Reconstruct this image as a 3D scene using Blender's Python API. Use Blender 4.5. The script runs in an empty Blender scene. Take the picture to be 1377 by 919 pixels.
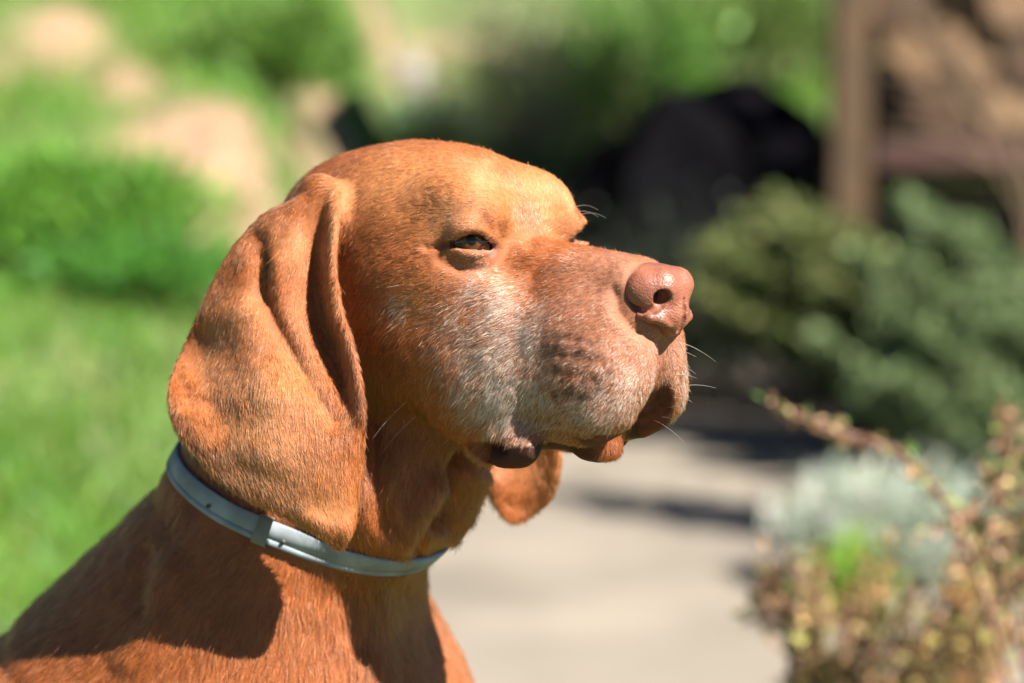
import bpy, bmesh, random
import numpy as np
from math import *
from mathutils import Vector, Matrix
SC = bpy.context.scene
COL = SC.collection
PITCH = radians(6.0)
CAM = np.array([0.0, -1.376, 0.9])
cd = bpy.data.cameras.new('camera'); cam = bpy.data.objects.new('camera', cd); COL.objects.link(cam)
cam.location = CAM; cam.rotation_euler = (radians(90)-PITCH, 0, 0)
cd.sensor_width = 36; cd.lens = 100; cd.clip_start = 0.05; cd.clip_end = 500
cd.dof.use_dof = True; cd.dof.focus_distance = 1.36; cd.dof.aperture_fstop = 4.8
SC.camera = cam
SUN_DIR = np.array([0.53, -0.45, 0.74]); SUN_DIR = SUN_DIR/np.linalg.norm(SUN_DIR)    # towards the sun
SUN_EL = asin(SUN_DIR[2]); SUN_AZ = atan2(SUN_DIR[0], SUN_DIR[1])
w = bpy.data.worlds.new('World'); SC.world = w; w.use_nodes = True
nt = w.node_tree; sky = nt.nodes.new('ShaderNodeTexSky'); sky.sky_type = 'NISHITA'; sky.sun_disc = False
sky.sun_elevation = SUN_EL; sky.sun_rotation = SUN_AZ; sky.air_density = 0.4; sky.dust_density = 0.0
nt.links.new(sky.outputs[0], nt.nodes['Background'].inputs[0]); nt.nodes['Background'].inputs[1].default_value = 0.05
sl = bpy.data.lights.new('sun', 'SUN'); sl.energy = 5.0; sl.angle = radians(0.5); sl.color = (1.0, 0.95, 0.87)
so = bpy.data.objects.new('sun', sl); COL.objects.link(so); so.rotation_euler = Vector(SUN_DIR).to_track_quat('Z', 'Y').to_euler()
SC.view_settings.view_transform = 'Standard'; SC.view_settings.look = 'None'; SC.view_settings.exposure = 2.0; SC.view_settings.gamma = 1
SC.cycles.use_denoising = True
# ---------------------------------------------------------------- pixel <-> place helpers (photo is 1377 x 919)
FP = 3825.0
CAM_R = np.array([1.0, 0, 0]); CAM_U = np.array([0, sin(PITCH), cos(PITCH)]); CAM_F = np.array([0, cos(PITCH), -sin(PITCH)])
def ray(u, v): return CAM_F + (u-688.5)/FP*CAM_R - (v-459.5)/FP*CAM_U
def at_y(u, v, y):                    # point seen at (u,v) on the vertical plane world-y = y
    r = ray(u, v); return CAM + r*((y-CAM[1])/r[1])
def at_z(u, v, z=0.0):
    r = ray(u, v); return CAM + r*((z-CAM[2])/r[2])
def at_d(u, v, d):
    return CAM + ray(u, v)*d
def project(P):
    Q = P-CAM; d = Q@CAM_F
    return np.stack([688.5+FP*(Q@CAM_R)/d, 459.5-FP*(Q@CAM_U)/d], -1), d
YAW = radians(40)
HF = np.array([cos(YAW), -sin(YAW), 0]); HL = np.array([sin(YAW), cos(YAW), 0]); HU = np.array([0, 0, 1.0])
HM = np.stack([HF, HL, HU])           # rows: head axes (forward, left, up)
HA = CAM + 1.33*ray(922, 390)         # nose tip
def h2w(p): return HA + (np.asarray(p, float)*1e-3)@HM
def w2h(P): return (P-HA)@HM.T*1e3
def H(u, v, yl):                      # head-frame mm point seen at (u,v) with lateral offset yl
    r = ray(u, v); M = np.stack([r, -HF, -HU], 1)
    t, x, z = np.linalg.solve(M, HA-CAM+yl*1e-3*HL); return (x*1e3, yl, z*1e3)

# ---------------------------------------------------------------- implicit sculpting on a rectilinear grid
def axis(lo, hi, bands, coarse):
    """coordinates from lo to hi; bands = [(a, b, step)], growing steps outside"""
    a0 = bands[0][0]; pts = [a0]
    for a, b, s in bands:
        n = max(1, int(round((b-pts[-1])/s))); pts += list(np.linspace(pts[-1], b, n+1)[1:])
    s = bands[-1][2]
    while pts[-1] < hi: s = min(s*1.12, coarse); pts.append(pts[-1]+s)
    s = bands[0][2]; pre = [a0]
    while pre[-1] > lo: s = min(s*1.12, coarse); pre.append(pre[-1]-s)
    return np.array(pre[:0:-1]+pts, np.float32)
class Field:
    def __init__(self, xs, ys, zs):
        self.ax = (xs, ys, zs); self.a = np.full((len(xs), len(ys), len(zs)), 0.05, np.float32)
    def put(self, fn, lo, hi, k=0.0, op='add', pad=None):
        m = (k+0.012) if pad is None else pad; sl = []; cs = []
        for ax, l, h in zip(self.ax, lo, hi):
            i0, i1 = np.searchsorted(ax, [l-m, h+m]); sl.append(slice(max(i0-1, 0), i1+1)); cs.append(ax[sl[-1]])
        sub = self.a[tuple(sl)]
        if sub.size == 0: return
        X, Y, Z = np.meshgrid(*cs, indexing='ij', sparse=True)
        d = fn(X, Y, Z).astype(np.float32)
        if op == 'sub': d = -d
        if k > 0:
            h = np.maximum(k-np.abs(sub-d), 0)/k; q = h*h*(k*0.25)
        else: q = 0
        self.a[tuple(sl)] = (np.minimum(sub, d)-q) if op == 'add' else (np.maximum(sub, d)+q)
    def ell(self, c, r, k=0.01, M=None, op='add'):
        """ellipsoid: world centre c, radii r along rows of M"""
        c = np.asarray(c, float); r = np.asarray(r, float); M = np.eye(3) if M is None else M
        ext = np.sqrt(((M*r[:, None])**2).sum(0))
        def fn(X, Y, Z):
            X, Y, Z = X-c[0], Y-c[1], Z-c[2]; k0 = 0; k1 = 0
            for row, rr in zip(M, r):
                q = (X*row[0]+Y*row[1]+Z*row[2])/rr; k0 = k0+q*q; k1 = k1+(q/rr)**2
            k0 = np.sqrt(k0); return k0*(k0-1)/np.maximum(np.sqrt(k1), 1e-6)
        self.put(fn, c-ext, c+ext, k, op)
    def cone(self, a, b, ra, rb, k=0.01, op='add'):
        a = np.asarray(a, float); b = np.asarray(b, float); ab = b-a; L2 = ab@ab
        def fn(X, Y, Z):
            X, Y, Z = X-a[0], Y-a[1], Z-a[2]
            t = np.clip((X*ab[0]+Y*ab[1]+Z*ab[2])/L2, 0, 1)
            return np.sqrt((X-t*ab[0])**2+(Y-t*ab[1])**2+(Z-t*ab[2])**2)-(ra+(rb-ra)*t)
        R = max(ra, rb); self.put(fn, np.minimum(a, b)-R, np.maximum(a, b)+R, k, op)
    def path(self, pts, rs, k=0.01, op='add'):
        for i in range(len(pts)-1): self.cone(pts[i], pts[i+1], rs[i], rs[i+1], k, op)
    def dots(self, P, R):
        """union of many small balls (a thick sheet), hard minimum"""
        a = self.a
        for p, r in zip(P, R):
            sl = []; cs = []
            for ax, c in zip(self.ax, p):
                i0, i1 = np.searchsorted(ax, [c-r-0.005, c+r+0.005]); sl.append(slice(i0, i1)); cs.append(ax[i0:i1]-np.float32(c))
            d = np.sqrt(cs[0][:, None, None]**2+cs[1][None, :, None]**2+cs[2][None, None, :]**2)-np.float32(r)
            t = tuple(sl); np.minimum(a[t], d, out=a[t])
    def sample(self, P):
        idx = []; fr = []
        for d in range(3):
            ax = self.ax[d]; i = np.clip(np.searchsorted(ax, P[:, d])-1, 0, len(ax)-2); idx.append(i); fr.append((P[:, d]-ax[i])/(ax[i+1]-ax[i]))
        o = 0
        for i in (0, 1):
            for j in (0, 1):
                for k in (0, 1):
                    w = (fr[0] if i else 1-fr[0])*(fr[1] if j else 1-fr[1])*(fr[2] if k else 1-fr[2])
                    o = o+w*self.a[idx[0]+i, idx[1]+j, idx[2]+k]
        return o
    def mesh(self, smooth=2):
        a = self.a; S = a < 0; nx, ny, nz = a.shape
        cnt = np.zeros((nx-1, ny-1, nz-1), np.int8)
        for i in (0, 1):
            for j in (0, 1):
                for k in (0, 1): cnt += S[i:nx-1+i, j:ny-1+j, k:nz-1+k]
        act = np.argwhere((cnt > 0) & (cnt < 8)); idx = np.full(cnt.shape, -1, np.int32); idx[tuple(act.T)] = np.arange(len(act))
        acc = np.zeros((len(act), 3)); n = np.zeros(len(act))
        corners = [(i, j, k) for i in (0, 1) for j in (0, 1) for k in (0, 1)]
        for p in corners:
            for d in range(3):
                if p[d]: continue
                q = list(p); q[d] = 1
                ip = act+np.array(p); iq = act+np.array(q)
                va = a[tuple(ip.T)]; vb = a[tuple(iq.T)]; m = (va < 0) != (vb < 0)
                t = np.where(m, va/np.where(m, va-vb, 1), 0)
                cp = np.stack([self.ax[e][ip[:, e]] for e in range(3)], 1); cq = np.stack([self.ax[e][iq[:, e]] for e in range(3)], 1)
                acc += np.where(m[:, None], cp+(cq-cp)*t[:, None], 0); n += m
        V = acc/n[:, None]; quads = []
        for d in range(3):
            sl0 = [slice(1, -1)]*3; sl1 = [slice(1, -1)]*3; sl0[d] = slice(0, -1); sl1[d] = slice(1, None)
            s0 = S[tuple(sl0)]; s1 = S[tuple(sl1)]; e = np.argwhere(s0 != s1)
            flip = s0[tuple(e.T)]
            off = np.ones(3, int); off[d] = 0; e = e+off
            b, c = (d+1) % 3, (d+2) % 3; eb = np.eye(3, dtype=int)[b]; ec = np.eye(3, dtype=int)[c]
            q = np.stack([idx[tuple((e-eb-ec).T)], idx[tuple((e-ec).T)], idx[tuple(e.T)], idx[tuple((e-eb).T)]], 1)
            q[~flip] = q[~flip][:, ::-1]; quads.append(q)
        Q = np.concatenate(quads); Q = Q[(Q >= 0).all(1)]
        return relax(V, Q, smooth), Q
def relax(V, Q, n, lam=0.5):
    E = np.concatenate([Q[:, [0, 1]], Q[:, [1, 2]], Q[:, [2, 3]], Q[:, [3, 0]]]); E = np.concatenate([E, E[:, ::-1]])
    deg = np.bincount(E[:, 0], minlength=len(V))[:, None]
    for it in range(n):
        for l in (lam, -lam*1.02):
            s = np.stack([np.bincount(E[:, 0], V[E[:, 1], c], len(V)) for c in range(3)], 1)
            V = V+l*(s/np.maximum(deg, 1)-V)
    return V
def vnormals(V, Q):
    n = np.cross(V[Q[:, 2]]-V[Q[:, 0]], V[Q[:, 3]]-V[Q[:, 1]])
    o = np.stack([np.bincount(Q.ravel(), np.repeat(n[:, c], 4), len(V)) for c in range(3)], 1)
    return o/np.maximum(np.linalg.norm(o, axis=1), 1e-12)[:, None]
def quad_mesh(name, V, Q, mat, parent=None, smooth=True):
    me = bpy.data.meshes.new(name); me.vertices.add(len(V)); me.vertices.foreach_set('co', np.ascontiguousarray(V, np.float32).ravel())
    k = Q.shape[1]; me.loops.add(Q.size); me.loops.foreach_set('vertex_index', np.ascontiguousarray(Q, np.int32).ravel())
    me.polygons.add(len(Q)); me.polygons.foreach_set('loop_start', np.arange(0, Q.size, k, dtype=np.int32))
    if smooth: me.polygons.foreach_set('use_smooth', np.ones(len(Q), bool))
    me.update(calc_edges=True); me.validate()
    o = bpy.data.objects.new(name, me); COL.objects.link(o)
    if mat: me.materials.append(mat)
    if parent: o.parent = parent
    return o
def cat(P, t):                        # uniform Catmull-Rom along axis 0, t in [0, n-1]
    n = len(P); i = np.clip(np.floor(t).astype(int), 0, n-2); f = (t-i)
    g = lambda j: np.where((j < 0).reshape(-1, *[1]*(P.ndim-1)), 2*P[0]-P[1], np.where((j > n-1).reshape(-1, *[1]*(P.ndim-1)), 2*P[-1]-P[-2], P[np.clip(j, 0, n-1)]))
    f = f.reshape(-1, *[1]*(P.ndim-1)); a, b, c, d = g(i-1), g(i), g(i+1), g(i+2)
    return b+0.5*f*(c-a+f*(2*a-5*b+4*c-d+f*(3*(b-c)+d-a)))
# ---------------------------------------------------------------- the dog: one continuous body sculpted in its own head / body frames
def build_field():
    xs = axis(-0.62, 0.12, [(-0.25, -0.06, 0.0016), (-0.06, 0.096, 0.0011)], 0.012)
    ys = axis(-0.12, 0.34, [(-0.075, 0.12, 0.0015)], 0.010)
    z0 = HA[2]
    zs = axis(-0.02, z0+0.10, [(z0-0.20, z0-0.075, 0.0018), (z0-0.075, z0+0.075, 0.0011)], 0.012)
    F = Field(xs, ys, zs)
    def both(fn):
        for s in (-1, 1): fn(s)
    def he(c, r, k=8, s=1, op='add', rot=None):       # ellipsoid in the head frame (mm), mirrored by s, rot = yaw,pitch,roll degrees
        M = np.eye(3)
        if rot:
            from mathutils import Euler
            E = np.array(Euler([radians(rot[2]), radians(-rot[1]), radians(rot[0])]).to_matrix())   # columns: local axes
            if s < 0: D = np.diag([1, -1, 1.]); E = D@E@D
            M = E.T
        F.ell(h2w((c[0], c[1]*s, c[2])), np.array(r)*1e-3, k*1e-3, M@HM, op)
    def hc(a, b, ra, rb, k=8, s=1, op='add'):
        F.cone(h2w((a[0], a[1]*s, a[2])), h2w((b[0], b[1]*s, b[2])), ra*1e-3, rb*1e-3, k*1e-3, op)
    Y = at_y
    # trunk, neck, legs (mostly below the frame, still the whole sitting animal)
    yb = 0.134
    F.path([Y(330, 1010, yb), Y(-100, 1222, yb), Y(-370, 1900, yb), Y(-400, 2160, yb)], [.112, .116, .115, .118], .04)
    F.cone(Y(375, 1000, yb-.005), Y(430, 1120, yb-.01), .103, .10, .04)
    F.path([Y(425, 430, .088), Y(425, 560, .091), Y(422, 680, .099), Y(318, 930, .127)], [.048, .055, .0605, .106], .02)
    F.cone(Y(355, 690, .106), Y(312, 893, .127), .053, .110, .02)                  # nape
    F.path([Y(575, 560, .056), Y(508, 655, .047), Y(470, 735, .066)], [.036, .034, .030], .016)      # throat bulge added to block sun from the neck
    for s in (-1, 1):
        q = lambda u, v, o: Y(u, v, yb+s*o)
        F.ell(q(365, 1010, .075), (.07, .04, .12), .03)                        # shoulder
        F.path([q(370, 1150, .085), q(390, 1420, .092), q(480, 1600, .085), q(480, 2250, .08), q(480, 2440, .08)], [.06, .046, .032, .024, .026], .03)
        F.path([q(485, 2480, .08), q(585, 2500, .082)], [.028, .024], .02)
        F.path([q(-380, 2080, .08), q(-40, 2050, .115)], [.105, .07], .03)
        F.path([q(-40, 2070, .125), q(-250, 2420, .115), q(-240, 2510, .11), q(20, 2520, .12)], [.05, .03, .024, .026], .02)
    F.path([Y(-480, 2380, yb), Y(-700, 2500, yb+.02), Y(-900, 2530, yb+.10)], [.03, .018, .008], .02)
    # skull
    he((-166, 0, 17), (74, 50, 49), 8)
    he((-206, 0, 15), (47, 41, 41), 12)
    he((-138, 0, 30), (40, 34, 31), 10)
    both(lambda s: he((-117, 26, 31), (26, 17.5, 21), 12, s))
    both(lambda s: he((-142, 33, 14), (32, 15, 20), 12, s))                      # temple
    both(lambda s: he((-148, 36, -17), (40, 20, 45), 12, s))                     # masseter
    both(lambda s: he((-124, 38, 0), (36, 13, 15), 10, s, rot=(-14, -4, 0)))      # cheek bone
    # muzzle
    hc((-98, 0, -9), (-31, 0, -10.5), 28, 22, 10)
    both(lambda s: hc((-97, 8, 3.5), (-32, 6.5, 1.0), 14.5, 11.5, 8, s))         # flat bridge
    both(lambda s: he((-54, 20, -36), (36, 18, 34), 12, s))
    both(lambda s: he((-92, 28, -42), (28, 17, 42), 14, s))
    both(lambda s: he((-31, 11, -34), (20.5, 12, 25), 8, s))
    both(lambda s: he((-43, 17, -57), (25, 13, 18), 15, s, rot=(0, 14, 0)))
    both(lambda s: he((-112, 31, -38), (28, 18, 38), 10, s))
    # mouth slit between the flews, chin
    F.path([h2w((-1, 0, -27)), h2w((-6, 0, -42)), h2w((-16, 0, -62)), h2w((-34, 0, -80))], [.0020, .0048, .0115, .0145], .003, 'sub')
    hc((-104, 0, -62), (-52, 0, -70), 22, 11, 8)
    he((-52, 0, -79.5), (12, 11, 7), 5)
    both(lambda s: he((-78, 32.5, -79.5), (17, 6.5, 8.5), 14, s, rot=(10, 0, 0)))        # hanging lip corner
    # throat and dewlap folds
    hc((-150, 0, -40), (-184, 0, -108), 35, 41, 15)
    # ear roots and ears
    both(lambda s: he((-190, 47, 28), (18, 10, 22), 8, s))
    for net, thick in ((EAR, 1.0), (FAR_EAR, 1.0)):
        net = np.array([[H(*c) for c in row] for row in net])
        g = cat(net, np.linspace(0, len(net)-1, 220)); g = cat(np.swapaxes(g, 0, 1), np.linspace(0, net.shape[1]-1, 120))
        jj = np.repeat(np.linspace(0, 1, 120), 220); edge = np.minimum(jj, 1-jj)
        F.dots(h2w(g.reshape(-1, 3)), np.interp(edge, [0, .06, .5], [1.5, 1.9, 2.3])*1e-3)
    # eye sockets and lids
    for s in (-1, 1):
        he(EYE_C, (14.2, 14.2, 14.2), 5, s)
        he((-99.5, 36.5, 25), (7.5, 6.5, 5), 9, s, rot=(-50, 0, 0))
        if s > 0: he((-96.5, 39, 19.5), (7, 7, 8), 4, s)                         # far lid, more open
        he((-98.5, 36, 13.5), (6, 5.5, 3.5), 5, s, rot=(-50, 0, 0))
        he(EYE_C, (12.2, 12.2, 12.2), 0, s, op='sub')
        pts = []
        for u, v, hh in ((606, 328.5, 1.3), (616, 328, 5), (627, 326.5, 8.5), (637, 325.5, 10.2), (646, 326.5, 9.2), (655, 330, 6.2), (664, 335, 2.3)):
            r = ray(u, v); c = h2w((EYE_C[0], -EYE_C[1], EYE_C[2])); oc = CAM-c; bq = oc@r/(r@r); disc = bq*bq-(oc@oc-.0135**2)/(r@r)
            p = CAM+r*(-bq-sqrt(max(disc, 0))); p = w2h(p)
            d = p-np.array((EYE_C[0], -EYE_C[1], EYE_C[2])); pts.append((np.array((EYE_C[0], -EYE_C[1], EYE_C[2]))+d*1.0, hh/2.78e3*.92, d/np.linalg.norm(d)))
        P3 = [h2w((p[0], p[1]*(-s), p[2])) for p, _, d in pts]; P4 = [h2w(((p+d*3)[0], (p+d*3)[1]*(-s), (p+d*3)[2])) for p, _, d in pts]
        F.path(P3, [h for _, h, _ in pts], .001, 'sub'); F.path(P4, [h*1.1+.0003 for _, h, _ in pts], .002, 'sub')
    return F
EYE_C = (-106.5, 30.5, 19.0)
EAR = [[(455,258,-50),(442,252,-53),(430,257,-56),(416,263,-56),(402,268,-54)],
 [(452,300,-59),(434,300,-54),(405,295,-63),(380,290,-67),(352,295,-66)],
 [(449,350,-66),(427,350,-56),(395,345,-70),(350,345,-78),(308,345,-79)],
 [(456,410,-71),(432,415,-60),(395,415,-74),(345,415,-82),(272,415,-89)],
 [(470,460,-72),(447,465,-62),(405,470,-78),(345,475,-89),(245,475,-94)],
 [(482,510,-73),(462,520,-69),(410,530,-86),(340,540,-100),(230,522,-110)],
 [(489,560,-73),(470,575,-76),(420,590,-90),(345,600,-106),(238,575,-117)],
 [(488,610,-70),(470,630,-78),(425,640,-91),(365,640,-103),(268,615,-116)],
 [(480,665,-70),(467,682,-79),(435,685,-88),(390,678,-98),(315,658,-110)],
 [(473,700,-74),(466,712,-80),(450,710,-85),(426,702,-91),(374,688,-99)],
 [(462,729,-77),(456,732,-80),(450,731,-82),(444,727,-85),(430,714,-90)]]
FAR_EAR = [[(655,250,50),(640,250,53),(622,252,55),(604,256,55)],
 [(692,330,62),(662,330,66),(622,330,68),(580,330,66)],
 [(726,430,66),(690,430,71),(640,430,73),(588,430,70)],
 [(743,520,78),(702,520,78),(650,520,72),(600,520,62)],
 [(750,600,86),(716,602,82),(675,602,72),(636,598,60)],
 [(749,640,88),(722,646,84),(690,648,74),(656,638,62)],
 [(737,672,87),(716,680,84),(690,682,76),(666,670,66)],
 [(714,690,84),(703,695,81),(692,695,77),(681,690,72)]]
def nose_mesh():
    ax = lambda a, b: np.arange(a, b, .00048, dtype=np.float32)
    F = Field(ax(HA[0]-.045, HA[0]+.02), ax(HA[1]-.03, HA[1]+.045), ax(HA[2]-.034, HA[2]+.022))
    def he(c, r, k=3, s=1, op='add', rot=None):
        M = np.eye(3)
        if rot:
            from mathutils import Euler
            E = np.array(Euler([radians(rot[2]), radians(-rot[1]), radians(rot[0])]).to_matrix())
            if s < 0: D = np.diag([1, -1, 1.]); E = D@E@D
            M = E.T
        F.ell(h2w((c[0], c[1]*s, c[2])), np.array(r)*1e-3, k*1e-3, M@HM, op)
    he((-16, 0, 0.5), (15, 14.5, 11)); he((-24, 0, -1), (14, 15, 12), 4)
    for s in (-1, 1):
        he((-8.5, 6.5, 0.5), (7, 7, 9), 3, s)
        he((-15.5, 12, -1), (9.5, 6.8, 9.5), 3, s, rot=(-12, 0, 0))          # wing
    he((-9, 0, -10.5), (9.0, 7.5, 12), 4)                                       # pillar over the lip
    for s in (-1, 1): he((-13.5, 8, -11.5), (9.5, 7.5, 5), 4, s, rot=(-20, 0, 0))
    def surf(u, v):                                                          # skin point of the pad seen at (u, v), in head mm
        r = ray(u, v); d = np.arange(1.27, 1.42, .0003); P = CAM+r*d[:, None]; i = int(np.argmax(F.sample(P) < 0)); return w2h(P[i:i+1])[0]
    S = {n: [surf(*p) for p in L] for n, L in dict(hole=[(892, 402)], slit=[(887, 411), (877, 417.5), (864, 418.5), (851, 412.5), (841, 402), (835, 391)], ridge=[(860, 425), (874, 427), (888, 430.5), (899, 438)], groove=[(911, 404), (912.5, 418), (911, 432), (908, 446)]).items()}
    for s in (-1, 1):
        m = lambda q: h2w((q[0], -q[1]*s, q[2]))
        F.path([m(q) for q in S['ridge']], [.0014, .0019, .0020, .0014], .002)
        q = S['hole'][0]; F.path([m(q+np.array((1.0, -.4, 0))), m(q+np.array((-3, 1.0, .8))), m(q+np.array((-11, 2.5, 2.5)))], [.0043, .0038, .0030], .0012, 'sub')
        F.path([m(q) for q in S['slit']], [.0024, .0019, .0015, .0012, .0010, .0007], .0009, 'sub')
    F.path([h2w((q[0]+.5, 0, q[2])) for q in S['groove']], [.0008, .0013, .0014, .0014], .0012, 'sub')
    return F.mesh(3)
# ---------------------------------------------------------------- skin strokes, coat colour, combing, fur
class View:                                        # finds the skin point under a photo pixel, so strokes can be laid where they belong
    def __init__(self, V, N, b=3.0):
        self.uv, self.d = project(V); self.V = V; self.b = b
        self.ok = (np.einsum('ij,ij->i', N, CAM-V) > 0)
        ij = np.floor(self.uv/b).astype(int); W = int(1600/b); Hh = int(1100/b)
        inb = self.ok & (ij[:, 0] >= 0) & (ij[:, 1] >= 0) & (ij[:, 0] < W) & (ij[:, 1] < Hh)
        z = np.full((W, Hh), 9.0); np.minimum.at(z, (ij[inb, 0], ij[inb, 1]), self.d[inb])
        z2 = z.copy()
        for dx in (-1, 0, 1):
            for dy in (-1, 0, 1): z2 = np.minimum(z2, np.roll(np.roll(z, dx, 0), dy, 1))
        self.vis = inb.copy(); self.vis[inb] = self.d[inb] < z2[ij[inb, 0], ij[inb, 1]]+.012
        self.idx = np.nonzero(self.vis)[0]
    def pick(self, u, v):
        r2 = ((self.uv[self.idx]-(u, v))**2).sum(1); return self.V[self.idx[np.argmin(r2)]]
def seg_dist(P, pts):
    best = np.full(len(P), 1e9); 
    for a, b in zip(pts[:-1], pts[1:]):
        a = np.asarray(a, float); b = np.asarray(b, float); ab = b-a; t = np.clip(((P-a)@ab)/max(ab@ab, 1e-9), 0, 1)
        best = np.minimum(best, np.linalg.norm(P-a-t[:, None]*ab, axis=1))
    return best
# (photo polyline, half width px, depth mm: + cuts in, - raises)
STROKES = [
 ([(352, 345), (350, 390), (368, 432), (394, 478), (420, 518), (448, 562)], 11, 2.8),
 ([(374, 350), (376, 395), (396, 438), (420, 480), (440, 520)], 13, -1.0),
 ([(384, 285), (372, 320), (356, 350)], 11, .7),
 ([(335, 430), (345, 480), (365, 530)], 34, -3.5),
 ([(347, 322), (346, 365), (352, 400)], 15, 2.6),
 ([(268, 450), (262, 490), (275, 530), (298, 565)], 24, 2.6),
 ([(236, 505), (248, 520), (252, 540)], 9, 1.2), ([(240, 545), (262, 580), (300, 618)], 14, -.9),
 ([(275, 585), (330, 625), (372, 650)], 16, .8),
 ([(712, 318), (700, 285), (688, 252), (668, 228)], 14, 2.2),
 ([(662, 312), (655, 298), (648, 290)], 7, .9), ([(676, 322), (672, 306)], 6, 1.0),
 ([(604, 346), (630, 353), (660, 346), (672, 334)], 5, 1.0), ([(590, 350), (625, 366), (660, 362)], 6, .8),
 ([(608, 329), (590, 331), (574, 334)], 4.5, 1.8),
 ([(826, 392), (834, 420), (852, 442), (884, 458)], 9, 1.6),
 ([(700, 395), (692, 450), (694, 510), (704, 560)], 20, 1.3), ([(660, 400), (655, 470), (665, 540)], 20, -.6),
 ([(745, 330), (730, 345), (715, 372)], 12, .9),
 ([(664, 606), (632, 610), (614, 630), (612, 660), (598, 700)], 12, 11),
 ([(648, 640), (636, 680), (612, 722)], 12, -4.0),
 ([(585, 650), (560, 690), (545, 720)], 20, -5.0), ([(590, 690), (572, 716), (560, 740)], 8, 4.0),
 ([(500, 575), (505, 640), (520, 700)], 14, 3.0), ([(540, 600), (520, 660)], 16, -1.5),
 ([(470, 800), (480, 860), (470, 919)], 18, 3.0), ([(545, 800), (540, 860), (550, 919)], 16, 2.5),
 ([(230, 760), (215, 820), (180, 880)], 20, -2.5), ([(200, 740), (190, 800)], 16, 2.0),
]
for _r in range(3):
    STROKES.append(([(740+6*_r, 462+25*_r), (775+4*_r, 468+25*_r), (808-4*_r, 474+24*_r)], 7, -.35)); STROKES.append(([(722+8*_r, 452+24*_r), (765+4*_r, 458+22*_r), (806-6*_r, 462+22*_r)], 4.0, .12))
def stroke_skin(V, Q):
    N = vnormals(V, Q); vw = View(V, N); i = vw.idx; uv = vw.uv[i]; disp = np.zeros(len(V))
    for pts, w_, dep in STROKES:
        d = seg_dist(uv, [np.array(p) for p in pts]); disp[i] -= dep*1e-3*np.exp(-(d/w_)**2)
    hm = w2h(V); ha = np.stack([hm[:, 0], np.abs(hm[:, 1]), hm[:, 2]], 1); away = np.clip((np.linalg.norm(ha-np.array(EYE_C), axis=1)-17)/10, 0, 1)
    loose = np.exp(-((ha[:, 0]+50)/45)**2-((ha[:, 2]+55)/35)**2)+.9*np.exp(-((hm[:, 2]+125)/45)**2)          # slack skin: flews and throat
    disp += away*1e-3*((.25+.75*np.clip(loose, 0, 1))*(.75*vnoise(hm, 1/13., 51)+.40*vnoise(hm*(1, 1, .55), 1/5.5, 52))+.12*vnoise(hm, 1/2.6, 53))
    out = V+N*disp[:, None]
    return out
def vnoise(P, f, seed=0):                           # smooth value noise, -1..1
    P = np.asarray(P)*f+seed*17.3; i = np.floor(P).astype(np.int64); t = P-i; t = t*t*(3-2*t); o = 0
    for a in (0, 1):
        for b in (0, 1):
            for c in (0, 1):
                h = (i[:, 0]+a)*374761393+(i[:, 1]+b)*668265263+(i[:, 2]+c)*2147483647+seed*1274126177
                h = (h ^ (h >> 13))*1274126177; h = (h ^ (h >> 16)) & 0xffff
                w_ = (t[:, 0] if a else 1-t[:, 0])*(t[:, 1] if b else 1-t[:, 1])*(t[:, 2] if c else 1-t[:, 2])
                o = o+w_*(h/32767.5-1)
    return o
# coat tones (linear), with some sun and shade painted in; control = (u, v, radius mm, strength)
RUST = np.array((.345, .099, .026)); GOLD = np.array((.53, .215, .075)); DEEP = np.array((.20, .046, .010)); WHITE = np.array((.66, .585, .50)); ROAN = np.array((.41, .175, .10))
GREYING = [(672, 430, 19, .72), (690, 500, 19, .75), (640, 505, 18, .55), (640, 380, 13, .5), (710, 300, 9, .42), (800, 545, 13, .65), (740, 470, 18, .4), (820, 490, 14, .3), (700, 560, 15, .5), (600, 440, 14, .3), (538, 415, 6, .5), (760, 350, 9, .25), (615, 295, 9, .25), (650, 545, 12, .4), (860, 520, 11, .35), (840, 545, 10, .4), (780, 565, 10, .5), (730, 530, 14, .4), (905, 500, 9, .35)]  # greying muzzle hairs; one small cheek spot paints a sunlit patch
GOLDEN = [(560, 240, 26, .8), (640, 240, 22, .75), (720, 260, 16, .5), (500, 230, 22, .5), (600, 290, 16, .6), (745, 270, 15, .4), (560, 400, 12, .5), (480, 270, 12, .4), (340, 600, 28, .65), (300, 440, 20, .6), (430, 690, 20, .6), (400, 330, 11, .4), (452, 310, 8, .5), (360, 640, 18, .5), (370, 500, 16, .5), (350, 540, 16, .5)]  # golden forehead, and sunlit gold painted on the ear
ROANY = [(840, 380, 18, .8), (790, 380, 18, .7), (870, 470, 16, .8), (780, 430, 20, .5), (830, 345, 12, .7), (900, 470, 10, .8)]
DARKER = [(655, 296, 4, .8), (505, 470, 18, .7), (530, 540, 20, .6), (340, 480, 18, .3), (575, 350, 7, .35), (596, 331, 2.5, .9), (607, 327, 2, .8), (800, 606, 8, .7), (822, 600, 5, .9)]  # shade painted on cheek, brow and eye hollow; also dark eye corner, chin edge
DARKSPOTS = [(740+random.Random(i).uniform(-16, 90), 450+random.Random(i+99).uniform(0, 80)) for i in range(14)]+[(752, 452), (768, 449), (785, 452), (801, 459), (744, 474), (760, 477), (778, 481), (796, 486), (812, 476), (752, 497), (770, 503), (788, 509), (806, 508), (764, 524), (784, 530)]
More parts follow.
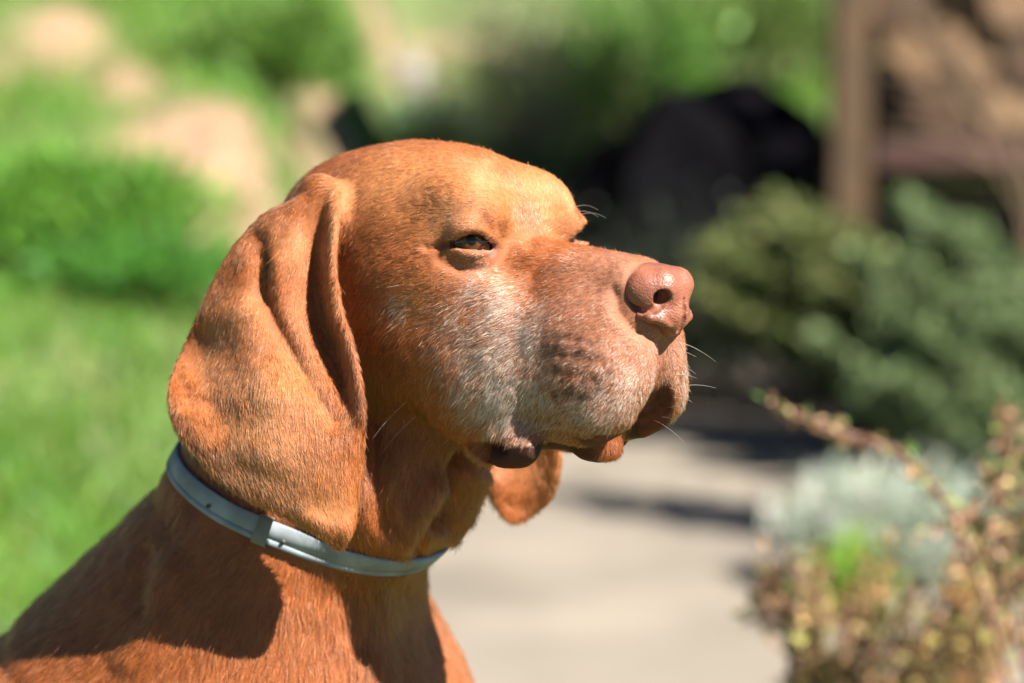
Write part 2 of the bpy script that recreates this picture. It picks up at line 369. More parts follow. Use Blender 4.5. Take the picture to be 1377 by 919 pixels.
COMB = [(850,345,-1,0),(750,335,-1,-.1),(690,270,-.6,-.8),(600,230,-1,-.15),(500,220,-1,.25),(430,250,-1,.6),(700,400,-.9,.35),(640,420,-.8,.5),(560,380,-1,.2),(520,450,-.7,.7),(600,500,-.6,.7),(780,450,-.9,.4),(820,520,-.6,.8),(850,480,-.7,.6),(880,500,-.4,1),(700,560,-.5,.9),(520,300,-1,.1),(640,290,-.9,-.3),(700,330,-.7,-.2),(632,345,-.9,.3),
 (420,290,-.5,.9),(350,350,-.35,1),(300,450,-.2,1),(260,520,.1,1),(300,600,.5,.9),(380,660,.5,.9),(440,690,.2,1),(400,500,.1,1),(460,640,.1,1),(440,300,0,1),(470,480,.3,1),
 (540,600,-.2,1),(560,700,.1,1),(500,820,0,1),(300,760,-.6,.8),(150,750,-.7,.7),(100,880,-.6,.8),(300,880,-.3,1),(600,860,.1,1),(420,850,-.1,1),(900,520,.2,1),(700,650,0,1)]
#          u    v   length mm, lift
HAIRLEN = [(850,345,2.6,.36),(880,480,2.6,.40),(780,450,3.2,.36),(820,540,4.5,.45),(700,400,4.2,.34),(640,430,4.8,.34),(600,230,4.0,.26),(500,230,4.5,.26),(520,300,4.5,.28),(700,300,3.5,.32),(632,345,2.2,.30),(632,300,2.6,.30),(520,450,6.0,.32),(600,520,6.0,.34),(350,400,4.6,.22),(300,600,4.6,.24),(430,690,4.2,.24),(430,300,4.5,.26),(540,640,8.0,.34),(560,700,8.0,.42),(635,680,7.0,.42),(600,715,6.0,.3),(300,760,9.0,.26),(150,780,9.0,.26),(500,850,11.0,.36),(250,880,9.0,.26)]
def idw(P, C, Wt, p=4, eps=4.0):                  # inverse distance weighting in mm
    o = np.zeros((len(P), Wt.shape[1])); s = np.zeros(len(P))
    for c, w_ in zip(C, Wt):
        k = 1/(((P-c)**2).sum(1)+eps*eps)**(p/2); o += k[:, None]*w_; s += k
    return o/s[:, None]
class Coat:
    def __init__(self, V, N):
        self.vw = View(V, N); pk = lambda u, v: w2h(self.vw.pick(u, v)[None])[0]
        ab = lambda L: [(pk(c[0], c[1]), c) for c in L]
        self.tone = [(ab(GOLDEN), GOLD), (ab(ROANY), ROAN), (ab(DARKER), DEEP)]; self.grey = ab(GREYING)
        self.spots = np.array([pk(*c) for c in DARKSPOTS])
        cp = []; cv = []
        for u, v, du, dv in COMB:
            p = pk(u, v); d = (CAM_R*du-CAM_U*dv)@HM.T; cp.append(p); cv.append(d)
            if v < 740: cp.append(p*(1, -1, 1)); cv.append(d*(1, -1, 1))
        # body beyond the picture: back and down
        for q, d in (((-520, 60, -400), (-.4, 0, -1)), ((-300, -150, -300), (-.3, -.1, -1)), ((-250, 200, -300), (-.3, .2, -1)), ((-700, 100, -700), (-.6, 0, -1))): cp.append(np.array(q, float)); cv.append(np.array(d, float))
        self.cp = np.array(cp); self.cv = np.array(cv)
        lp = []; lv = []
        for u, v, l, a in HAIRLEN:
            p = pk(u, v); lp.append(p); lv.append((l, a))
            if v < 740: lp.append(p*(1, -1, 1)); lv.append((l, a))
        for q in ((-520, 60, -400), (-300, -150, -350), (-700, 100, -700)): lp.append(np.array(q, float)); lv.append((11, .28))
        self.lp = np.array(lp); self.lv = np.array(lv)
    def blobs(self, h, L):
        hs = h*(1, -1, 1); o = np.zeros(len(h))
        for p, c in L:
            r2 = np.minimum(((h-p)**2).sum(1), ((hs-p)**2).sum(1)); o = 1-(1-o)*(1-c[3]*np.exp(-r2/c[2]**2))
        return o
    def colour(self, P, seed=1, per_hair=True):
        h = w2h(P); rg = np.random.default_rng(seed); c = np.tile(RUST, (len(P), 1))
        n1 = vnoise(h, 1/22., 3); c = c*(1+(.16*n1+.13*vnoise(h, 1/6., 8)+.10*vnoise(h*(1, 1, .35), 1/2.2, 9))[:, None]); n2 = vnoise(h, 1/7., 5)
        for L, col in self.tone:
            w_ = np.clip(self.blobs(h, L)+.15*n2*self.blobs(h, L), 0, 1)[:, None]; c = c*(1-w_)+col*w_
        g = self.blobs(h, self.grey); g = np.clip(g*(1+.45*n2), 0, .9)
        if per_hair:
            white = rg.random(len(P)) < g*1.15; c = np.where(white[:, None], c+(WHITE*(.85+.25*rg.random(len(P)))[:, None]-c)*(.35+.55*rg.random(len(P)))[:, None], c)
            c = c*np.exp(rg.normal(0, .27, len(P)))[:, None]; c[:, 1:] *= np.exp(rg.normal(0, .07, (len(P), 1)))
            sp = np.exp(-(((h[:, None]*(1, 1, 1)-self.spots[None])**2).sum(2).min(1))/1.9**2) if len(P) < 2000 else self._spots(h)
            c = c*(1-.88*sp[:, None])
        else:
            c = c*(1-.35*g[:, None])+np.array((.42, .28, .24))*(.35*g[:, None])
        return np.clip(c, .004, .9)
    def _spots(self, h):
        o = np.zeros(len(h)); hs = h*(1, -1, 1)
        for s in self.spots:
            o = np.maximum(o, np.exp(-np.minimum(((h-s)**2).sum(1), ((hs-s)**2).sum(1))/2.3**2))
        return o
def bare(P, N=None):
    """0 where the skin is hairless: lips, mouth, eyelid rims, under the nose pad; 1 elsewhere"""
    h = w2h(P); h = h*(1, 1, 1); k = np.ones(len(P)); ha = h.copy(); ha[:, 1] = -np.abs(ha[:, 1])
    d = seg_dist(h, [np.array(p, float) for p in ((1, 0, -27), (-6, 0, -42), (-16, 0, -62), (-32, 0, -78))])
    rr = np.interp(h[:, 2], [-80, -62, -42, -27], [17, 14.5, 6.2, 3.0]); k *= np.clip((d-rr)/1.5, 0, 1); k = np.where(h[:, 0] < -40, 1, k)
    de = np.linalg.norm(ha-np.array((EYE_C[0], -EYE_C[1], EYE_C[2])), axis=1); uv, _ = project(P*1.0)
    k *= np.clip((de-12.6)/1.6, 0, 1)
    sl = seg_dist(ha, LID); k *= np.clip((sl-3.4)/1.6, 0, 1)
    e = np.sqrt(((ha-(-13, 0, -2))/(16.2, 20.5, 15.6)*(1, 1, 1))**2 @ np.ones(3)); k *= np.clip((e-.98)/.12, 0, 1)
    # rim of the hanging lip
    lip = np.clip((-72.5-h[:, 2])/2.5, 0, 1)*np.clip((-42-h[:, 0])/6, 0, 1)*np.clip((h[:, 0]+97)/6, 0, 1)*(np.abs(h[:, 1]) < 44)
    k *= 1-lip
    if N is not None: k *= 1-np.clip((-N[:, 2]-.5)/.2, 0, 1)*np.clip((-62-h[:, 2])/4, 0, 1)*np.clip((h[:, 0]+80)/5, 0, 1)*np.clip((-44-h[:, 0])/-3, 0, 1)*(np.abs(h[:, 1]) < 34)
    return k
LID = [np.array(H(u, v, -yl), float) for u, v, yl in ((604, 329, 40), (620, 327, 39.5), (640, 326, 37), (662, 336, 30))]
def unit_(a): return a/np.linalg.norm(a, axis=1)[:, None]
def fur(V, Q, coat, F, mat, parent, collar_cut=None, dens=4.2):
    rg = np.random.default_rng(7)
    T = np.concatenate([Q[:, [0, 1, 2]], Q[:, [0, 2, 3]]]); A, B, C = V[T[:, 0]], V[T[:, 1]], V[T[:, 2]]
    nrm = np.cross(B-A, C-A); area = np.linalg.norm(nrm, axis=1)*.5*1e6; cen = (A+B+C)/3
    N = vnormals(V, Q)
    uv, dd = project(cen); inframe = (uv[:, 0] > -60) & (uv[:, 0] < 1440) & (uv[:, 1] > -60) & (uv[:, 1] < 975)
    face = np.einsum('ij,ij->i', nrm/np.maximum(np.linalg.norm(nrm, axis=1), 1e-12)[:, None], (CAM-cen)/np.linalg.norm(CAM-cen, axis=1)[:, None])
    near = inframe & (face > -.35); h = w2h(cen)
    fine = np.clip((h[:, 0]+135)/40, 0, 1)*(h[:, 2] > -95)
    dn = np.where(near, dens*(1+.9*fine), np.where(inframe, .9, .22)); cnt = rg.poisson(area*dn)
    t = np.repeat(np.arange(len(T)), cnt); n = len(t); r1 = np.sqrt(rg.random(n)); r2 = rg.random(n)
    b0, b1, b2 = 1-r1, r1*(1-r2), r1*r2
    P = A[t]*b0[:, None]+B[t]*b1[:, None]+C[t]*b2[:, None]
    Nn = N[T[t, 0]]*b0[:, None]+N[T[t, 1]]*b1[:, None]+N[T[t, 2]]*b2[:, None]; Nn /= np.linalg.norm(Nn, axis=1)[:, None]
    k = bare(P, Nn)
    if collar_cut is not None: k = k*collar_cut(P)
    keep = rg.random(n) < k*1.15; P, Nn, t, k = P[keep], Nn[keep], t[keep], k[keep]; n = len(P)
    hh = w2h(P)
    d = idw(hh, coat.cp, coat.cv, 4, 6.)@HM
    ll = idw(hh, coat.lp, coat.lv, 4, 6.); L = ll[:, 0]*.86*np.exp(rg.normal(0, .22, n))*np.clip(.35+.65*k, 0, 1); lift = ll[:, 1]*.66
    jit = np.stack([vnoise(hh, 1/3.2, 11+i) for i in range(3)], 1)*.26+np.stack([vnoise(hh, 1/11., 21+i) for i in range(3)], 1)*.20
    d = d/np.linalg.norm(d, axis=1)[:, None]+jit+rg.normal(0, .13, (n, 3))
    d -= Nn*np.einsum('ij,ij->i', d, Nn)[:, None]; d /= np.maximum(np.linalg.norm(d, axis=1), 1e-9)[:, None]
    lift = np.clip(lift*np.exp(rg.normal(0, .35, n)), .08, .9)[:, None]
    fly = rg.random(n) < .025; lift[fly] = np.clip(lift[fly]*2.2, 0, .9); L = np.where(fly, L*1.25, L)
    m = 4; s = np.linspace(0, 1, m); pts = np.zeros((n, m, 3), np.float32); Lm = (L*1e-3)[:, None]
    for j, sj in enumerate(s):
        up = lift*(sj-.42*sj*sj); pts[:, j] = P-Nn*.0003+Lm*(d*sj*np.sqrt(np.clip(1-lift**2, .1, 1))+Nn*up)
    coarse = ~near[t]
    rad = np.where(coarse, .00022, .000066)*np.exp(rg.normal(0, .15, n)); rad = np.where(fine[t] > .5, rad*.85, rad)
    prof = np.array([1.0, .95, .75, .22])
    hc_ = bpy.data.hair_curves.new('coat'); hc_.add_curves([m]*n)
    hc_.attributes['position'].data.foreach_set('vector', pts.ravel())
    ra = hc_.attributes.get('radius') or hc_.attributes.new('radius', 'FLOAT', 'POINT')
    ra.data.foreach_set('value', (rad[:, None]*prof).astype(np.float32).ravel())
    ca = hc_.attributes.new('coat', 'FLOAT_COLOR', 'CURVE')
    col = np.ones((n, 4), np.float32); col[:, :3] = coat.colour(P, 3); ca.data.foreach_set('color', col.ravel())
    na = hc_.attributes.new('nrm', 'FLOAT_VECTOR', 'CURVE'); nj = unit_(Nn+rg.normal(0, .27, Nn.shape)); na.data.foreach_set('vector', nj.astype(np.float32).ravel())
    hc_.materials.append(mat); o = bpy.data.objects.new('coat', hc_); COL.objects.link(o); o.parent = parent
    o['kind'] = 'stuff'
    return o
def nodes(name):
    m = bpy.data.materials.new(name); m.use_nodes = True; t = m.node_tree; t.nodes.clear()
    out = t.nodes.new('ShaderNodeOutputMaterial'); return m, t, out
def hair_mat():
    m, t, out = nodes('coat_hair'); b = t.nodes.new('ShaderNodeBsdfHairPrincipled'); a = t.nodes.new('ShaderNodeAttribute'); a.attribute_name = 'coat'
    b.parametrization = 'COLOR'; t.links.new(a.outputs['Color'], b.inputs['Color'])
    b.inputs['Roughness'].default_value = .26; b.inputs['Radial Roughness'].default_value = .5; b.inputs['Coat'].default_value = 0.0; b.inputs['IOR'].default_value = 1.5
    b.inputs['Random Roughness'].default_value = .2
    na = t.nodes.new('ShaderNodeAttribute'); na.attribute_name = 'nrm'; df = t.nodes.new('ShaderNodeBsdfPrincipled'); df.inputs['Roughness'].default_value = .42; df.inputs['Specular IOR Level'].default_value = .22; mx = t.nodes.new('ShaderNodeMixShader'); mx.inputs[0].default_value = .6
    t.links.new(a.outputs['Color'], df.inputs['Base Color']); t.links.new(na.outputs['Vector'], df.inputs['Normal']); t.links.new(b.outputs[0], mx.inputs[1]); t.links.new(df.outputs[0], mx.inputs[2])
    t.links.new(mx.outputs[0], out.inputs[0]); return m
def skin_mat():
    m, t, out = nodes('dog_skin'); b = t.nodes.new('ShaderNodeBsdfPrincipled'); a = t.nodes.new('ShaderNodeAttribute'); a.attribute_name = 'coat'; b.inputs['Specular IOR Level'].default_value = .3
    t.links.new(a.outputs['Color'], b.inputs['Base Color']); ra = t.nodes.new('ShaderNodeMapRange'); ra.inputs[3].default_value = .75; ra.inputs[4].default_value = .68
    t.links.new(a.outputs['Alpha'], ra.inputs[0]); t.links.new(ra.outputs[0], b.inputs['Roughness'])
    nz = t.nodes.new('ShaderNodeTexNoise'); nz.inputs['Scale'].default_value = 900; bp = t.nodes.new('ShaderNodeBump'); bp.inputs['Strength'].default_value = .25; bp.inputs['Distance'].default_value = .0006
    t.links.new(nz.outputs[0], bp.inputs['Height']); t.links.new(bp.outputs[0], b.inputs['Normal'])
    t.links.new(b.outputs[0], out.inputs[0]); return m
# ---------------------------------------------------------------- setting: terrain, path, grass, shrubs, rock, wood store
RNG = np.random.default_rng(20)
def sstep(a, b, x): t = np.clip((x-a)/(b-a), 0, 1); return t*t*(3-2*t)
PATH_L, PATH_R, PATH_END = -0.50, 0.86, 5.35
def height(x, y):
    x = np.asarray(x, float); y = np.asarray(y, float); k = sstep(-.35, -.75, x)
    y0 = 3.0*k+5.75*(1-k); up = np.maximum(y-y0, 0); z = .24*up*up/(up+.7)
    z = z+.16*np.maximum(-.6-x, 0)*sstep(-2, 3, y)
    w_ = np.where((x > PATH_L-.1) & (x < PATH_R+.1) & (y < PATH_END+.2) & (y > 1.1), 0, 1)
    n = vnoise(np.stack([x, y, 0*x], -1).reshape(-1, 3), 1.7, 4).reshape(x.shape)*.09+vnoise(np.stack([x, y, 0*x], -1).reshape(-1, 3), 5., 5).reshape(x.shape)*.02
    far = sstep(14, 40, y); z = z*(1-far)+far*3.2
    return z+w_*n*sstep(0, .5, np.maximum(np.maximum(PATH_L-.1-x, x-PATH_R-.1), y-PATH_END-.2))
def ground_hit(u, v):
    r = ray(u, v); d = np.arange(2.5, 40, .02); P = CAM+r*d[:, None]; below = P[:, 2] < height(P[:, 0], P[:, 1])
    i = np.argmax(below) if below.any() else len(d)-1
    p = P[i]; return np.array([p[0], p[1], height(p[0], p[1])])
def tag(o, label=None, cat_=None, group=None, kind=None):
    for k, v in (('label', label), ('category', cat_), ('group', group), ('kind', kind)):
        if v: o[k] = v
    return o
def empty(name, loc):
    o = bpy.data.objects.new(name, None); COL.objects.link(o); o.location = loc; o.empty_display_size = .05; return o
def local(o, V): return np.asarray(V)-np.array(o.location)
def leaf_mat(name, rough=.5, trans=.3, spec=.35):
    m, t, out = nodes(name); a = t.nodes.new('ShaderNodeAttribute'); a.attribute_name = 'tint'
    b = t.nodes.new('ShaderNodeBsdfPrincipled'); b.inputs['Roughness'].default_value = rough; b.inputs['Specular IOR Level'].default_value = spec
    tr = t.nodes.new('ShaderNodeBsdfTranslucent'); mx = t.nodes.new('ShaderNodeMixShader'); mx.inputs[0].default_value = trans
    t.links.new(a.outputs['Color'], b.inputs['Base Color']); t.links.new(a.outputs['Color'], tr.inputs[0])
    t.links.new(b.outputs[0], mx.inputs[1]); t.links.new(tr.outputs[0], mx.inputs[2]); t.links.new(mx.outputs[0], out.inputs[0]); return m
def plain_mat(name, col, rough=.8, scale=8., amt=.35, bump=.4, stretch=(1, 1, 1), dist=.01, spec=.5):
    m, t, out = nodes(name); b = t.nodes.new('ShaderNodeBsdfPrincipled'); b.inputs['Roughness'].default_value = rough; b.inputs['Specular IOR Level'].default_value = spec
    tc = t.nodes.new('ShaderNodeTexCoord'); mp = t.nodes.new('ShaderNodeMapping'); mp.inputs['Scale'].default_value = stretch
    nz = t.nodes.new('ShaderNodeTexNoise'); nz.inputs['Scale'].default_value = scale; nz.inputs['Detail'].default_value = 7
    cr = t.nodes.new('ShaderNodeValToRGB'); e = cr.color_ramp.elements
    e[0].position = .3; e[1].position = .72; e[0].color = [c*(1-amt) for c in col]+[1]; e[1].color = [min(1, c*(1+amt)) for c in col]+[1]
    bp = t.nodes.new('ShaderNodeBump'); bp.inputs['Strength'].default_value = bump; bp.inputs['Distance'].default_value = dist
    t.links.new(tc.outputs['Object'], mp.inputs[0]); t.links.new(mp.outputs[0], nz.inputs['Vector']); t.links.new(nz.outputs[0], cr.inputs[0])
    t.links.new(cr.outputs[0], b.inputs['Base Color']); t.links.new(nz.outputs[0], bp.inputs['Height']); t.links.new(bp.outputs[0], b.inputs['Normal'])
    t.links.new(b.outputs[0], out.inputs[0]); return m
def set_tint(o, C):
    a = o.data.attributes.new('tint', 'FLOAT_COLOR', 'POINT'); c = np.ones((len(C), 4), np.float32); c[:, :3] = C; a.data.foreach_set('color', c.ravel())
def unit(a): return a/np.maximum(np.linalg.norm(a, axis=-1, keepdims=True), 1e-9)
def leaves(name, P, D, length, width, tint, mat, parent=None, curl=.25, rg=RNG):
    """pointed folded leaves at P along D"""
    n = len(P); D = unit(D); S = unit(np.cross(D, rg.normal(size=(n, 3)))); Nn = np.cross(S, D)
    L = (length*np.exp(rg.normal(0, .25, n)))[:, None] if np.isscalar(length) else length[:, None]; W = L*(width/length if np.isscalar(length) else width)
    a = P; b = P+D*L*.5+S*W*.5+Nn*L*curl*.3; c = P+D*L-Nn*L*curl*.2; d = P+D*L*.5-S*W*.5+Nn*L*curl*.3
    V = np.stack([a, b, c, d], 1).reshape(-1, 3)
    if parent is not None: V = V-np.array(parent.location)
    o = quad_mesh(name, V, np.arange(4*n).reshape(n, 4), mat, parent, smooth=False); set_tint(o, np.repeat(tint, 4, 0)); return o
def tints(n, cols, rg=RNG, jit=.22, w_=None):
    cols = np.array(cols, float); i = rg.choice(len(cols), n, p=w_); return np.clip(cols[i]*np.exp(rg.normal(0, jit, (n, 1)))*np.exp(rg.normal(0, .06, (n, 3))), .004, .9)
def tube(paths, sides=6):
    """list of (points, radii) -> V, Q of one mesh"""
    Vs = []; Qs = []; o = 0
    for pts, rs in paths:
        pts = np.asarray(pts, float); n = len(pts); T = unit(np.gradient(pts, axis=0)); ref = np.array([.3, .2, .93]); A = unit(np.cross(T, ref)); B = np.cross(T, A)
        th = np.linspace(0, 2*pi, sides, endpoint=False); rs = np.asarray(rs)[:, None, None]
        ring = pts[:, None]+rs*(A[:, None]*np.cos(th)[None, :, None]+B[:, None]*np.sin(th)[None, :, None]); Vs.append(ring.reshape(-1, 3))
        i = np.arange(n-1)[:, None]*sides; j = np.arange(sides)[None]; jn = (j+1) % sides
        Qs.append(np.stack([o+i+j, o+i+jn, o+i+sides+jn, o+i+sides+j], -1).reshape(-1, 4)); o += n*sides
    return np.concatenate(Vs), np.concatenate(Qs)
# ground sheet ---------------------------------------------------
SOIL = [(225, 215, 90), (290, 170, 75), (215, 320, 45), (270, 330, 45), (400, 200, 60), (545, 110, 50), (520, 60, 40), (5, 105, 30), (95, 55, 60), (470, 250, 50), (600, 60, 40), (330, 240, 60), (170, 120, 55), (250, 270, 75), (340, 310, 75), (430, 130, 35)]
SOILW = [(ground_hit(u, v), r) for u, v, r in SOIL]
def soil_weight(x, y):
    s = np.zeros(np.shape(x))
    for p, r in SOILW:
        d = np.linalg.norm(p-CAM); rx = r/FP*d*1.15; ry = rx*1.9; s = np.maximum(s, np.exp(-(((x-p[0])/rx)**2+((y-p[1])/ry)**2)**.9))
    n = vnoise(np.stack([x, y, 0*x], -1).reshape(-1, 3), 6., 9).reshape(np.shape(x)); return np.clip(s*1.3+.55*n*s, 0, 1)
def make_ground():
    gx = axis(-300, 300, [(-3.5, 3.5, .05)], 30.); gy = axis(-300, 300, [(-2.5, 12, .05)], 30.)
    X, Y_ = np.meshgrid(gx.astype(float), gy.astype(float), indexing='ij'); Z = height(X, Y_)-.012*((X > PATH_L+.05) & (X < PATH_R-.05) & (Y_ < PATH_END-.05) & (Y_ > 1.35))
    nx, ny = X.shape; V = np.stack([X, Y_, Z], -1).reshape(-1, 3); i = np.arange(nx-1)[:, None]*ny+np.arange(ny-1)[None]
    Q = np.stack([i, i+ny, i+ny+1, i+1], -1).reshape(-1, 4)
    m, t, out = nodes('ground'); b = t.nodes.new('ShaderNodeBsdfPrincipled'); b.inputs['Roughness'].default_value = .95
    a = t.nodes.new('ShaderNodeAttribute'); a.attribute_name = 'tint'; nz = t.nodes.new('ShaderNodeTexNoise'); nz.inputs['Scale'].default_value = 14; nz.inputs['Detail'].default_value = 8
    tc = t.nodes.new('ShaderNodeTexCoord'); t.links.new(tc.outputs['Object'], nz.inputs['Vector'])
    mr = t.nodes.new('ShaderNodeMapRange'); mr.inputs[1].default_value = .3; mr.inputs[2].default_value = .7; mr.inputs[3].default_value = .65; mr.inputs[4].default_value = 1.25
    mx = t.nodes.new('ShaderNodeMix'); mx.data_type = 'RGBA'; mx.blend_type = 'MULTIPLY'; mx.inputs[0].default_value = 1
    t.links.new(nz.outputs[0], mr.inputs[0]); t.links.new(a.outputs['Color'], mx.inputs[6]); t.links.new(mr.outputs[0], mx.inputs[7]); t.links.new(mx.outputs[2], b.inputs['Base Color'])
    bp = t.nodes.new('ShaderNodeBump'); bp.inputs['Distance'].default_value = .03; t.links.new(nz.outputs[0], bp.inputs['Height']); t.links.new(bp.outputs[0], b.inputs['Normal']); t.links.new(b.outputs[0], out.inputs[0])
    o = quad_mesh('ground', V, Q, m); s = soil_weight(V[:, 0], V[:, 1])[:, None]
    g = np.array((0.075, 0.101, 0.0263)); sand = np.array((.215, .135, .080)); shade_soil = np.array((.035, .027, .018)); k = (sstep(-.12, .12, V[:, 0])*sstep(4.9, 5.3, V[:, 1])*(1-sstep(6.3, 7, V[:, 1])))[:, None]  # ground past the path end tinted dark to stand in for shade
    n = vnoise(V, 2.3, 31)[:, None]; base = g*(1+.3*n); base = base*(1-k)+shade_soil*k
    set_tint(o, base*(1-s)+sand*s); tag(o, kind='structure'); return o
def make_path():
    bm = bmesh.new(); rg = random.Random(4)
    xs = [PATH_L+i*(PATH_R-PATH_L)/16 for i in range(17)]; ys = [1.3+j*(PATH_END-1.3)/76 for j in range(77)]
    vs = [[bm.verts.new((x+(rg.uniform(-.02, .02) if i in (0, 16) else 0), y, .004+(0 if 0 < i < 16 else -.02))) for j, y in enumerate(ys)] for i, x in enumerate(xs)]
    for i in range(16):
        for j in range(76): bm.faces.new((vs[i][j], vs[i+1][j], vs[i+1][j+1], vs[i][j+1]))
    me = bpy.data.meshes.new('path'); bm.to_mesh(me); bm.free(); o = bpy.data.objects.new('path', me); COL.objects.link(o)
    me.materials.append(plain_mat('path_concrete', (.152, .129, .100), .9, 2.6, .26, .35)); tag(o, kind='structure')
def grass():
    n = 160000; rg = RNG; mask = []
    x = rg.uniform(-3.0, 2.8, n*2); y = rg.uniform(.2, 9.5, n*2)
    keep = (~((x > PATH_L-.02) & (x < PATH_R+.02) & (y < PATH_END+.05))) & (rg.random(n*2) > soil_weight(x, y)*.97)
    cl = vnoise(np.stack([x, y, 0*x], 1), 4.5, 14); keep &= rg.random(n*2) < .62+.5*cl
    keep &= ~((x > -.1) & (x < .95) & (y < 6.4)) & ~((x > .9) & (y > 4.2) & (y < 6.6)) & (rg.random(n*2) < np.where(x > -.2, .6, 1.0))
    x, y, cl = x[keep], y[keep], cl[keep]; n = len(x); P = np.stack([x, y, height(x, y)-.004], 1)
    h = rg.uniform(.045, .10, n)*(1+.45*cl); d = rg.normal(0, .45, (n, 3)); d[:, 2] = 1; d = unit(d); s = unit(np.cross(d, rg.normal(size=(n, 3))))
    b = rg.normal(0, .35, (n, 3)); b[:, 2] = -.2; w_ = rg.uniform(.0022, .0042, n)[:, None]
    p1 = P+d*(h*.55)[:, None]; p2 = P+d*h[:, None]+b*(h*.5)[:, None]
    V = np.stack([P-s*w_, P+s*w_, p1+s*w_*.8, p1-s*w_*.8, p2+s*w_*.12, p2-s*w_*.12], 1).reshape(-1, 3); k = np.arange(n)[:, None]*6
    Q = np.concatenate([k+np.array([0, 1, 2, 3]), k+np.array([3, 2, 4, 5])])
    o = quad_mesh('grass', V, Q, leaf_mat('grass_blade', .45, .4), smooth=False)
    c = tints(n, [(0.0877, 0.216, 0.0208), (0.12, 0.256, 0.028), (0.168, 0.28, 0.04), (0.0599, 0.16, 0.028), (0.272, 0.24, 0.0877)], w_=[.32, .3, .2, .13, .05]); hue = vnoise(P, 1.6, 40)[:, None]
    c = c*(1+.22*hue); set_tint(o, np.repeat(c, 6, 0)); tag(o, kind='stuff'); return o
M_BARK = M_STEM = None
def shrub(name, label, cat_, c, rad, cols, nleaf, leaf=.03, group=None, nb=9, w_=None, width=None, up=.6, mat=None, seed=0, bark=None, gap=.25):
    """a shrub: branching stems and a crown of real leaves in uneven clumps; c = base point, rad = (rx, ry, h)"""
    rg = np.random.default_rng(seed); c = np.asarray(c, float); root = empty(name, c); tag(root, label, cat_, group)
    rx, ry, hh = rad; paths = []; tips = []
    for i in range(nb):
        a = 2*pi*(i+rg.random()*.7)/nb; e = rg.uniform(.35, 1.0); q = np.array([rx*cos(a)*e, ry*sin(a)*e, hh*rg.uniform(.55, .98)*(1-.45*e*e)])
        m1 = q*(.45, .45, .5)+rg.normal(0, .04, 3)*hh; pts = cat(np.array([[0, 0, -.02], m1, q]), np.linspace(0, 2, 8)); paths.append((pts, np.linspace(.02, .004, 8)*hh)); tips.append(q); tips.append(m1*.4+q*.6)
        for j in range(3):
            q2 = q*rg.uniform(.6, .95)+rg.normal(0, .22, 3)*(rx, ry, hh*.6); q2[2] = max(q2[2], .08*hh); st = pts[rg.integers(3, 7)]
            paths.append((np.linspace(st, q2, 4), np.linspace(.009, .003, 4)*hh)); tips.append(q2)
    V, Q = tube(paths, 5); quad_mesh('branches', V, Q, bark or M_BARK, root)
    tips = np.array(tips); i = rg.integers(0, len(tips), nleaf); sp = rg.uniform(.14, .30, len(tips))[i][:, None]
    P = tips[i]+rg.normal(0, 1, (nleaf, 3))*sp*np.array((rx, ry, hh*.7)); P = P[P[:, 2] > .01*hh]; n = len(P)
    D = unit(P*(1, 1, .5))+rg.normal(0, .7, (n, 3)); D[:, 2] += up; tb = np.repeat(tints(len(tips), [(1, 1, 1)], rg, .22), 1, 0)[i][:n]
    leaves('foliage', P+c, D, leaf, width or leaf*.45, np.clip(tints(n, cols, rg, .2, w_)*tb, .004, .9), mat or M_LEAF, root, rg=rg)['kind'] = 'stuff'
    return root
def juniper(label, c, fronds, seed, cols, group):
    """spreading juniper: arching fronds, each a stem with rows of feathery sprays"""
    rg = np.random.default_rng(seed); c = np.asarray(c, float); root = empty('juniper', c); tag(root, label, 'juniper', group)
    V, Q = tube([(cat(np.array([[0, 0, -.03], [.02, 0, .1], [.0, .03, .22]]), np.linspace(0, 2, 6)), np.linspace(.03, .02, 6))], 8); quad_mesh('trunk', V, Q, M_BARK, root)
    for tip, bs in fronds:
        tip = np.asarray(tip, float); ax_ = cat(np.array([[0, 0, .10], np.asarray(bs, float), (tip+bs)/2+np.array([0, 0, .02]), tip]), np.linspace(.55, 3, 26)); T = unit(np.gradient(ax_, axis=0)); L = np.linalg.norm(np.diff(ax_, axis=0), axis=1).sum()
        V, Q = tube([(ax_, np.linspace(.010, .0025, 26))], 5)
        Ps = []; Ds = []
        n = int(280*L)
        for k in range(n):
            s = rg.uniform(.10, 1)**.8*25; i = int(min(s, 24)); p = ax_[i]+(ax_[i+1]-ax_[i])*(s-i); side = unit(np.cross(T[i], rg.normal(size=3))); side[2] = side[2]*.7+.05
            sl_ = rg.uniform(.022, .060)*(1.1-s/25*.6); d = unit(T[i]*1.25+side*.8)
            m = 12; u_ = np.linspace(.05, 1, m)[:, None]; q = p+d*u_*sl_+np.array([0, 0, -.08])*sl_*u_*u_; Ps.append(q); Ds.append(unit(d+rg.normal(0, .55, (m, 3))))
        P = np.concatenate(Ps); D = np.concatenate(Ds); nn = len(P)
        fr = quad_mesh('frond', V, Q, M_BARK, root)
        o = leaves('spray', P+c, D, .024, .009, tints(nn, cols, rg, .25), M_NEEDLE, root, rg=rg); o.parent = fr; o['kind'] = 'stuff'
    return root
